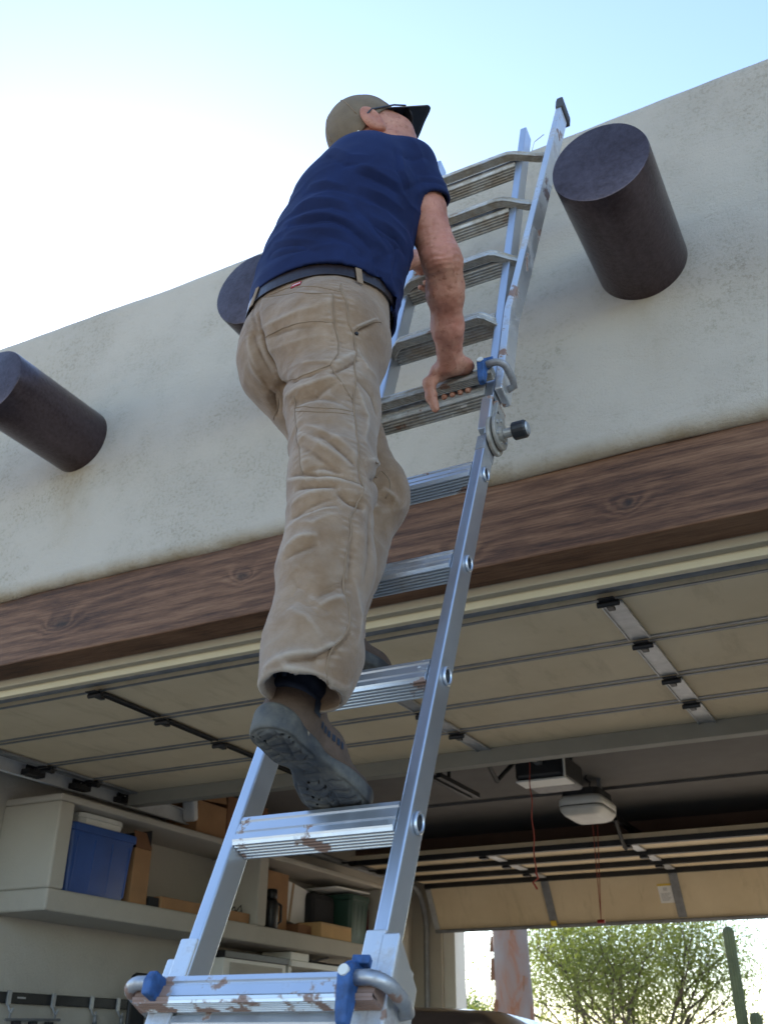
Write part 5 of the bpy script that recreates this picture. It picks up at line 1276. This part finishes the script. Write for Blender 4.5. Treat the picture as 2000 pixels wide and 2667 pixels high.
# ------------------------------------------------------------------ things on and under the shelf
def box_thing(name, label, cat, x0, x1, y0, y1, z0, z1, mat, bev=.006, parts=()):
    t = thing(name, label, cat, ((x0+x1)/2, (y0+y1)/2, z0+H))
    m = MB(); m.box(x0, x1, y0, y1, z0+H, z1+H); b = m.build('carton', mat, t, bev)
    return t
def tote(name, label, x0, x1, y0, y1, z0, z1, mat, lidmat=None, lid=True):
    t = thing(name, label, 'storage bin', ((x0+x1)/2, (y0+y1)/2, z0+H)); cx, cy_ = (x0+x1)/2, (y0+y1)/2; wx, wy = (x1-x0)/2, (y1-y0)/2
    def rr(k, z, kx=0):
        p = []
        for sx, sy_, a0 in ((1, 1, 0), (-1, 1, 90), (-1, -1, 180), (1, -1, 270)):
            for j in range(4): a = math.radians(a0+j*30); r = .03; p.append((cx+sx*(wx*k-r)+r*math.cos(a), cy_+sy_*(wy*k-r)+r*math.sin(a), z+H))
        return p
    hz = z1-z0
    m = MB(); m.loft([rr(.84, z0), rr(.95, z1-.045), rr(.95, z1-.044)]); m.build('tub', mat, t, smooth=True, recalc=True).modifiers.new('es', 'EDGE_SPLIT').split_angle = .6
    m = MB(); m.loft([rr(.975, z1-.0435), rr(1.0, z1-.04), rr(1.0, z1-.012), rr(.985, z1)]); m.build('rim', lidmat or mat, t, .002, recalc=True)
    for yy in np.linspace(y0+.06, y1-.06, 4):
        m = MB(); m.obox((x1-.035, yy, z0+.02+H), (.010, 0, 0), (0, .012, 0), (.020, 0, hz-.09)); m.build('rib', mat, t, .002)
    return t
SH = .7395
tote('storage_bin', 'blue plastic tote at the near end of the built-in shelf', -4.47, -4.13, 4.245, 4.80, SH, 1.105, m_blueb)
t = thing('plastic_tub', 'pale lidded tub sitting on top of the blue tote', 'tub', (-4.30, 4.52, 1.106+H))
for nm, k0, k1, z0, z1 in (('tub', .90, .97, 1.107, 1.150), ('lid', 1.0, .97, 1.1505, 1.178)):
    m = MB(); m.loft([[(-4.30+.13*k*math.cos(a)/max(abs(math.cos(a)), abs(math.sin(a)))**.8, 4.54+.20*k*math.sin(a)/max(abs(math.cos(a)), abs(math.sin(a)))**.8, z+H) for a in np.linspace(0, 2*math.pi, 28, endpoint=False)] for k, z in ((k0, z0), (k1, z1))]); m.build(nm, m_whitep, t, .003, recalc=True)
t = box_thing('cardboard_box', 'open brown carton standing right behind the blue tote', 'box', -4.48, -4.16, 4.815, 4.965, SH, 1.055, m_card)
m = MB(); m.obox((-4.17, 4.965, 1.056+H), (-.30, 0, 0), (0, -.004, 0), (.02, -.03, .11)); m.build('flap', m_dark, t)
m = MB(); m.obox((-4.16, 4.82, 1.056+H), (.0, .145, 0), (-.004, 0, 0), (-.03, 0, .10)); m.build('flap', m_cardd, t)
t = box_thing('cardboard_box', 'long flat brown carton lying mid shelf beside the open carton', 'box', -4.46, -4.15, 5.09, 5.60, SH, .812, m_card)
m = MB(); m.box(-4.46, -4.16, 4.985, 5.08, SH+H, .80+H); m.build('inner_carton', m_dark, t, .004)
t = box_thing('cardboard_box', 'small brown carton with loose wire, close to the shelf divider', 'box', -4.44, -4.15, 5.80, 6.03, SH, .808, m_card)
m = MB(); m.tube([(-4.2, 5.86, .809+H), (-4.19, 5.90, .84+H), (-4.21, 5.95, .815+H), (-4.20, 5.99, .86+H), (-4.2, 6.0, .82+H)], .004, 6); m.build('wire', m_black, t)
box_thing('cardboard_box', 'tall narrow orange-brown carton behind the black flask', 'box', -4.50, -4.28, 6.42, 6.70, SH, 1.155, m_card)
t = thing('vacuum_flask', 'black vacuum flask with side handle right of the shelf divider', 'flask', (-4.19, 6.36, SH+H))
m = MB(); m.tube([(-4.19, 6.345, SH+z+H) for z in (0, .005, .16, .185, .20)], [.048, .052, .052, .045, .034], 20); m.build('flask_body', m_blackp, t, smooth=True)
m = MB(); m.tube([(-4.19, 6.345, SH+z+H) for z in (.2005, .205, .262, .268)], [.036, .040, .038, .030], 20); m.build('cup_lid', m_blackp, t, smooth=True)
m = MB(); m.tube([(-4.17, 6.39, SH+.175+H), (-4.165, 6.432, SH+.165+H), (-4.165, 6.436, SH+.06+H), (-4.17, 6.395, SH+.04+H)], .010, 8); m.build('handle', m_blackp, t, smooth=True)
# white carton tilted against the wall, taped
t = thing('cardboard_box', 'white taped carton leaning at a slant on the far shelf bay', 'box', (-4.38, 6.95, .80+H))
o = np.array([-4.50, 6.75, .855+H]); ay = np.array([0, .40, -.055])*1.05; az = np.array([0, .045, .275])
m = MB(); m.obox(o, (.16, 0, 0), ay, az); m.build('carton', m_paper, t, .005)
for q, vec in ((.12, .05), (.80, .05)):
    m = MB(); m.obox(o+np.array([.1605, 0, 0])+ay*q, (.0012, 0, 0), ay*.075, az); m.build('tape', m_tape, t)
m = MB(); m.obox(o+np.array([.162, 0, 0])+ay*.64+az*.5, (.0012, 0, 0), ay*.36, az*.10); m.build('tape', m_tape, t)
box_thing('duffel_bag', 'black bag stuffed behind the pale flat carton', 'bag', -4.50, -4.28, 7.04, 7.42, SH, 1.085, m_dark, .05)
tote('storage_bin', 'dark green lidded tote near the far end of the shelf', -4.48, -4.15, 7.44, 7.76, SH, 1.105, m_green)
m = MB(); m.obox((-4.50, 7.20, 1.112+H), (.34, 0, .01), (0, .56, .015), (0, 0, .012)); tag(m.build('foam_sheet', m_paper, None, .003), 'thin white sheet lying across the green tote and black bag', 'foam sheet')
t = box_thing('cardboard_box', 'pale flat carton lying at the front edge before the green tote', 'box', -4.42, -4.125, 6.93, 7.40, SH, .845, m_cardl)
m = MB(); m.box(-4.123, -4.1215, 6.94, 7.39, .832+H, .836+H); m.build('tape', m_tape, t)
box_thing('cardboard_box', 'dark flat carton lying left of the pale flat carton', 'box', -4.44, -4.20, 6.73, 6.92, SH, .815, m_cardd)
box_thing('seat_cushion', 'dark red cushion wedged at the far end of the shelf', 'cushion', -4.48, -4.20, 7.775, 7.835, SH, 1.045, m_maroon, .02)
# on top of the built-in shelf
for k, (lb, x0, x1, y0, y1, z1, mt) in enumerate((('torn brown carton with white padding on top of the shelf unit', -4.44, -4.18, 5.40, 5.72, 1.45, m_card), ('large reddish carton stacked on top of the shelf unit by the strut', -4.48, -4.20, 5.75, 6.25, 1.55, m_cardd))):
    t = box_thing('cardboard_box', lb, 'box', x0, x1, y0, y1, 1.2275, z1, mt)
    if k == 0:
        m = MB(); m.obox((-4.17, 5.36, 1.30+H), (-.10, 0, 0), (0, -.03, .15), (0, .05, .012)); m.build('padding', m_paper, t, .02)
        m = MB(); m.obox((-4.175, 5.45, 1.452+H), (0, .25, .02), (-.02, 0, .08), (.004, 0, 0)); m.build('flap', m_card, t)
# plaster scars on the back wall of the niche
# under the shelf
t = thing('storage_cabinet', 'white cabinet with black drawer band under the shelf', 'cabinet', (-4.33, 6.23, .03))
m = MB(); m.box(-4.51, -4.215, 5.86, 6.615, .03, .529+H); m.build('carcass', m_white, t, .004)
m = MB(); m.box(-4.51, -4.20, 5.85, 6.625, .5295+H, .572+H); m.build('drawer_band', m_blackp, t, .004)
for y0, y1 in ((5.93, 6.56),):
    m = MB(); m.box(-4.214, -4.208, y0, y1, .05, .505+H); m.build('door_panel', m_inwall, t, .004)
t = thing('workbench', 'white slab workbench carrying clutter below the far shelf bay', 'workbench', (-4.33, 7.05, .03))
m = MB(); m.box(-4.51, -4.19, 6.645, 7.455, .525+H, .565+H); m.build('bench_top', m_white, t, .005)
for y in (6.66, 7.40):
    m = MB(); m.box(-4.50, -4.22, y, y+.04, .03, .5245+H); m.build('leg', m_white, t, .004)
m = MB(); m.box(-4.45, -4.20, 6.65, 6.90, .5655+H, .622+H); tag(m.build('white_carton', m_white, None, .006), 'small white carton at the near end of the white workbench', 'box')
t = thing('sprinkler_parts', 'tangle of black rods lying on the white workbench', 'rods', (-4.25, 7.08, .5655+H))
for a, b in (((-4.22, 6.95, .572), (-4.22, 7.21, .618)), ((-4.24, 6.95, .570), (-4.20, 7.40, .574)), ((-4.26, 7.0, .58), (-4.2, 7.15, .572)), ((-4.21, 6.94, .585), (-4.25, 7.06, .575))):
    m = MB(); m.tube([R3(*a), R3(*b)], .008, 6); m.build('rod', m_blackp, t)
# dark cart handle
t = thing('folding_chair', 'black tubular chair frame leaning by the wall under the shelf', 'chair', (-4.25, 5.07, .03))
pts = [(-4.2, 4.985, .04), (-4.22, 4.985, .34+H), (-4.22, 4.995, .365+H), (-4.22, 5.02, .378+H), (-4.22, 5.12, .378+H), (-4.22, 5.145, .365+H), (-4.22, 5.155, .34+H), (-4.2, 5.155, .04)]
m = MB(); m.tube(pts, .011, 8); m.build('frame', m_black, t, smooth=True)
m = MB(); m.box(-4.232, -4.226, 5.0, 5.14, -.10+H, .32+H); m.build('back_panel', m_dark, t, .004)
# tool rail with hooks
t = thing('tool_rail', 'black wall rail carrying hooks beneath the built-in shelf', 'tool rail', (-4.5, 4.7, .2+H))
m = MB(); m.box(-4.518, -4.495, 4.02, 5.40, .207+H, .261+H); m.build('rail', m_black, t, .004)
m = MB(); m.box(-4.4945, -4.4935, 4.40, 4.46, .232+H, .240+H); m.build('rail_mark', m_galv, t)
for y in (4.335, 4.665, 4.975, 5.205):
    m = MB(); m.box(-4.4945, -4.484, y-.014, y+.014, .195+H, .268+H); m.tube([(-4.489, y, .20+H), (-4.470, y, .17+H), (-4.455, y, .165+H), (-4.445, y, .185+H)], .006, 8); m.build('hook', m_galv, t, .003)
t = thing('hose_hanger', 'grey wire rack with black clips hanging from the tool rail', 'wire rack', (-4.46, 4.5, .13+H))
m = MB(); m.tube([(-4.455, 4.30, .128+H), (-4.455, 4.70, .136+H)], .007, 8); m.tube([(-4.462, 4.335, .128+H), (-4.462, 4.335, .178+H)], .006, 8); m.tube([(-4.462, 4.665, .135+H), (-4.462, 4.665, .178+H)], .006, 8); m.build('wire_frame', m_galvd, t)
for y in (4.38, 4.50, 4.62):
    m = MB(); m.box(-4.47, -4.44, y-.022, y+.022, .085+H, .124+H); m.tube([(-4.455, y, .12+H), (-4.44, y+.03, .10+H), (-4.455, y+.01, .06+H)], .008, 6); m.build('clip', m_black, t, .004)
for y, lb in ((4.975, 'steel hand tool with wide jaws hanging on the third rail hook'), (5.205, 'dark pliers hanging beside the green handled tool')):
    t = thing('hand_tool', lb, 'hand tool', (-4.45, y, .16+H))
    m = MB(); m.tube([(-4.452, y, .168+H), (-4.452, y+.004, .12+H)], [.012, .014], 8); m.build('shank', m_galvd, t, smooth=True)
    for s in (-1, 1):
        m = MB(); m.tube([(-4.452, y+.004, .122+H), (-4.452, y+s*.034, .085+H), (-4.452, y+s*.036, .04+H), (-4.452, y+s*.012, -.02+H)], [.011, .011, .010, .008], 8); m.build('jaw', m_galvd if y < 5 else m_black, t, smooth=True)
t = thing('hand_tool', 'tool with lime green grip next to the black chair frame', 'hand tool', (-4.46, 5.30, .1+H))
m = MB(); m.tube([(-4.47, 5.30, .20+H), (-4.465, 5.295, .13+H), (-4.465, 5.285, .05+H), (-4.465, 5.28, -.05+H)], [.012, .018, .020, .016], 10); m.build('grip', m_lime, t, smooth=True)

# ------------------------------------------------------------------ parked car (only its roof rises into view)
def car():
    cx, y0 = -2.95, 4.55
    t = thing('parked_car', 'brown car parked inside the garage, roof just rising beside the ladder', 'car', (cx, y0+2.2, .03))
    def sec(y, w, zt, zb, r=.12, tw=None):
        tw = tw or w; return [(cx-w, y, zb), (cx-w*1.0, y, (zt+zb)/2), (cx-tw, y, zt-r*.6), (cx-tw+r*.5, y, zt-r*.12), (cx-tw*.5, y, zt+.0), (cx, y, zt+.012), (cx+tw*.5, y, zt), (cx+tw-r*.5, y, zt-r*.12), (cx+tw, y, zt-r*.6), (cx+w, y, (zt+zb)/2), (cx+w, y, zb)]
    m = MB(); m.loft([sec(y0, .78, .98, .36), sec(y0+.10, .90, 1.05, .28), sec(y0+.8, .93, 1.08, .24), sec(y0+2.9, .93, 1.05, .24), sec(y0+3.9, .90, .98, .26), sec(y0+4.35, .80, .86, .34)]); b = m.build('body', m_car, t, smooth=True, recalc=True); b.modifiers.new('es', 'EDGE_SPLIT').split_angle = .6
    def cab(y, w, zt, zb=1.04): return sec(y, w, zt, zb, .16, w*.84)
    m = MB(); m.loft([cab(y0+.30, .84, 1.12), cab(y0+.52, .85, 1.55), cab(y0+.72, .85, 1.725), cab(y0+1.3, .86, 1.765), cab(y0+2.1, .86, 1.72), cab(y0+2.5, .84, 1.60), cab(y0+3.1, .80, 1.10)]); r = m.build('roof', m_car, t, smooth=True, recalc=True); r.modifiers.new('es', 'EDGE_SPLIT').split_angle = .7
    m = MB(); m.obox((cx-.62, y0+.335, 1.20), (1.24, 0, 0), (0, .155, .32), (0, -.02, .008)); m.build('rear_window', m_carglass, t, .01)
    m = MB(); m.obox((cx-.62, y0+3.02, 1.18), (1.24, 0, 0), (0, -.46, .37), (0, .02, .02)); m.build('windscreen', m_carglass, t, .01)
    for s in (-1, 1):
        for a, b_ in ((.75, 1.45), (1.52, 2.35)):
            m = MB(); m.obox((cx+s*.835, y0+a, 1.12), (0, b_-a, 0), (-s*.09, 0, .42), (s*.012, 0, 0)); m.build('side_window', m_carglass, t, .01)
        m = MB(); m.box(cx+s*.80-.06, cx+s*.80+.06, y0+.055, y0+.085, .80, 1.0); m.build('tail_light', m_red, t, .02)
        m = MB(); m.box(cx+s*.68-.13, cx+s*.68+.13, y0+4.27, y0+4.33, .64, .78); m.build('headlight', m_chrome, t, .02)
        for yy in (y0+.85, y0+3.45):
            m = MB(); m.tube([(cx+s*.78, yy, .36), (cx+s*.96, yy, .36)], .33, 26); w_ = m.build('tyre', m_rubber, t, .03); m = MB(); m.tube([(cx+s*.90, yy, .36), (cx+s*.972, yy, .36)], .20, 20); m.build('rim', m_chrome, w_, .01)
    m = MB(); m.tube([(cx+q, y0+.56+.02*abs(q), 1.628-.16*max(0, abs(q)-.45)**1.5) for q in np.linspace(-.68, .68, 15)], .012, 8); m.build('spoiler_trim', m_chrome, t, smooth=True)
    m = MB(); m.box(cx-.86, cx+.86, y0-.03, y0+.06, .36, .58); m.build('bumper', m_blackp, t, .03)
car()
# ------------------------------------------------------------------ plants behind the house
def branch(m, p, d, L, r, depth, ends, spread=.55, up_=.12, rs=random):
    d = unit(d); n = 4; pts = [np.asarray(p, float)]; q = pts[0]
    for k in range(n):
        d = unit(d+np.array([rs.uniform(-.16, .16), rs.uniform(-.16, .16), rs.uniform(-.10, .16)])); q = q+d*L/n; pts.append(q)
    m.tube(pts, [r*(1-.45*k/n) for k in range(n+1)], 6 if depth > 1 else 4)
    ends.append((q, depth)); ends.append((pts[2], depth))
    if depth > 0:
        for k in range(3 if depth > 1 else 3):
            dd = unit(d+np.array([rs.uniform(-1, 1), rs.uniform(-1, 1), rs.uniform(-.5, .7)+up_])*spread*1.5); branch(m, pts[rs.choice([2, 3, 4])], dd, L*rs.uniform(.58, .8), r*.52, depth-1, ends, spread, up_, rs)
def leaves(centers, per, spread, size, aspect=3.0, droop=0.0, seed=1):
    r = np.random.RandomState(seed); V = []; F = []
    C = np.repeat(np.asarray(centers), per, 0); n = len(C); C = C+r.normal(size=(n, 3))*spread
    a = r.normal(size=(n, 3)); a[:, 2] -= droop; a /= np.linalg.norm(a, axis=1)[:, None]; b = np.cross(a, r.normal(size=(n, 3))); b /= np.linalg.norm(b, axis=1)[:, None]
    s = size*r.uniform(.6, 1.4, n)[:, None]; a = a*s*aspect/2; b = b*s/2
    V = np.stack([C-a, C-b, C+a, C+b], 1).reshape(-1, 3); F = np.arange(4*n).reshape(-1, 4)
    return V, F
def quads(name, V, F, mat, parent):
    me = bpy.data.meshes.new(name); me.vertices.add(len(V)); me.vertices.foreach_set('co', V.ravel().astype(np.float32)); me.loops.add(F.size); me.loops.foreach_set('vertex_index', F.ravel().astype(np.int32))
    me.polygons.add(len(F)); me.polygons.foreach_set('loop_start', np.arange(0, F.size, 4, dtype=np.int32)); me.update(calc_edges=True); me.materials.append(mat)
    o = bpy.data.objects.new(name, me); COL.objects.link(o); attach(o, parent); return o
def tree(name, label, base, trunk_h, L, r, depth, lf, mat, bark, trunks=1, seed=1, cat='tree', group=None, spread=.55, lean=.35):
    rs = random.Random(seed); t = thing(name, label, cat, base, group); m = MB(); ends = []
    for k in range(trunks):
        a = 6.28*k/trunks+rs.uniform(-.4, .4); d = np.array([lean*math.cos(a), lean*math.sin(a), 1.0]) if trunks > 1 else np.array([rs.uniform(-.1, .1), rs.uniform(-.1, .1), 1.])
        p0 = np.array(base, float); p1 = p0+unit(d)*trunk_h; m.tube([p0, (p0+p1)/2+np.array([rs.uniform(-.05, .05), 0, 0]), p1], [r*1.2, r*1.05, r], 9)
        for j in range(3): branch(m, p1, unit(d)+np.array([rs.uniform(-.7, .7), rs.uniform(-.7, .7), rs.uniform(0, .4)]), L, r*.7, depth, ends, spread, rs=rs)
    m.build('trunk', bark, t, smooth=True)
    cs = [q for q, dd in ends if dd <= 1]
    V, F = leaves(cs, *lf, seed=seed); quads('crown', V, F, mat, t); return t
tree('mesquite_tree', 'broad airy mesquite tree filling the rear garage opening', (-6.5, 24.0, 0), .9, 1.75, .085, 3, (80, .50, .026, 3.0), m_mesq, m_bark, 4, 6, lean=.55, spread=.75)
tree('palo_verde_tree', 'small airy pale tree beside the white door jamb', (-13.0, 30.0, 0), 1.4, .85, .07, 2, (60, .20, .045, 2.2), m_eucleaf, m_bark, 2, 9)
tree('palo_verde_tree', 'yellow-green bushy tree behind the pale trunk, low at left', (-14.2, 33.0, 0), .5, .8, .07, 2, (120, .28, .05, 2.2), m_shrub, m_bark, 3, 12)
for k, (x, y, h_, lb) in enumerate(((-9.3, 31.0, .55, 'yellow-green shrub between the pale trunk and the mesquite'), (-5.0, 33, .5, 'low shrub seen through the mesquite branches'), (-3.4, 28.0, .42, 'sunlit low shrub at the foot of the tall cactus'))):
    tree('desert_shrub', lb, (x, y, 0), .25, h_, .04, 2, (90, .22, .04, 2.4), m_shrub, m_bark, 4, 20+k, 'shrub', spread=.8, lean=.9)
# peeling eucalyptus trunk with its crown far above
t = thing('eucalyptus_tree', 'thick eucalyptus trunk with peeling pale bark outside the rear opening', 'tree', (-5.68, 15.0, 0))
rings = []; rs = np.random.RandomState(4)
for z in np.linspace(0, 7.5, 46):
    r0 = .285-.012*z; cx = -5.68-.010*z+.03*math.sin(z*.9); cyy = 15.0+.03*math.cos(z*.7)
    rings.append([(cx+r0*(1+.05*math.sin(2*a+z*.8)+.035*math.sin(5*a-z*1.7)+.02*math.sin(9*a+z*4))*math.cos(a), cyy+r0*(1+.05*math.cos(3*a+z)+.03*math.sin(6*a+z*2.2))*math.sin(a), z) for a in np.linspace(0, 2*math.pi, 28, endpoint=False)])
m = MB(); m.loft(rings); m.build('trunk', m_eucbark, t, smooth=True, recalc=True)
for (z, a, L) in ((2.75, 3.6, .30), (3.05, 3.3, .22), (2.2, 3.9, .18), (2.5, 5.6, .2)):
    m = MB(); c = np.array([-5.68-.01*z+.27*math.cos(a), 15+.27*math.sin(a), z]); m.obox(c, (.05, .02, 0), (-.02, -.02, -L), (-.012, .0, .0)); m.build('bark_strip', M_plain('loose_bark', (.16, .085, .05), .9, 0, .3, 12) if 'loose_bark' not in bpy.data.materials else bpy.data.materials['loose_bark'], t)
m = MB(); ends = []
for k in range(5): branch(m, (-5.75, 15, 7.2), (math.cos(k*1.3), math.sin(k*1.3), 1.3), 1.6, .12, 2, ends, rs=random.Random(50+k))
m.build('limb', m_eucbark, t, smooth=True)
V, F = leaves([q for q, d in ends if d <= 1], 40, .35, .03, 4, .6, 3); quads('crown', V, F, m_eucleaf, t)
# saguaros
def saguaro(label, x, y, h_, r):
    t = thing('saguaro_cactus', label, 'cactus', (x, y, 0), None); rings = []
    for k, z in enumerate(list(np.linspace(0, h_-r*1.2, 14))+[h_-r*.8, h_-r*.45, h_-r*.18, h_-.01]):
        rr = r*(1 if z < h_-r*1.25 else math.sqrt(max(0.02, 1-((z-(h_-r*1.2))/(r*1.2))**2)))*(.86+.14*min(1, z/1.5))
        rings.append([(x+rr*(1+.12*math.cos(14*a))*math.cos(a)+.02*math.sin(z), y+rr*(1+.12*math.cos(14*a))*math.sin(a), z) for a in np.linspace(0, 2*math.pi, 84, endpoint=False)])
    m = MB(); m.loft(rings); m.build('stem', m_sag, t, smooth=True, recalc=True)
saguaro('tall straight saguaro cactus at the right of the rear opening', -3.45, 20.0, 3.56, .092)
saguaro('short saguaro cactus just right of the tall one', -3.22, 20.0, 2.18, .10)
# dry weed on the parapet
t = thing('dry_weed', 'wispy dry weed growing on top of the parapet behind the ladder', 'weed', (-.80, D+.16, 2.955+H)); rs = random.Random(3)
for k in range(14):
    p = np.array([-1.02+.019*k+rs.uniform(-.02, .02), D+.15+rs.uniform(-.05, .05), 2.945+H]); d = np.array([rs.uniform(-.5, .5), rs.uniform(-.3, .1), 1.]); q = p+unit(d)*rs.uniform(.05, .11); e = q+np.array([rs.uniform(-.05, .05), 0, .02])
    m = MB(); m.tube([p, (p+q)/2+np.array([rs.uniform(-.01, .01), 0, 0]), q], .0012, 4); m.tube([q, e], .002, 4); m.build('stem', m_dry, t)
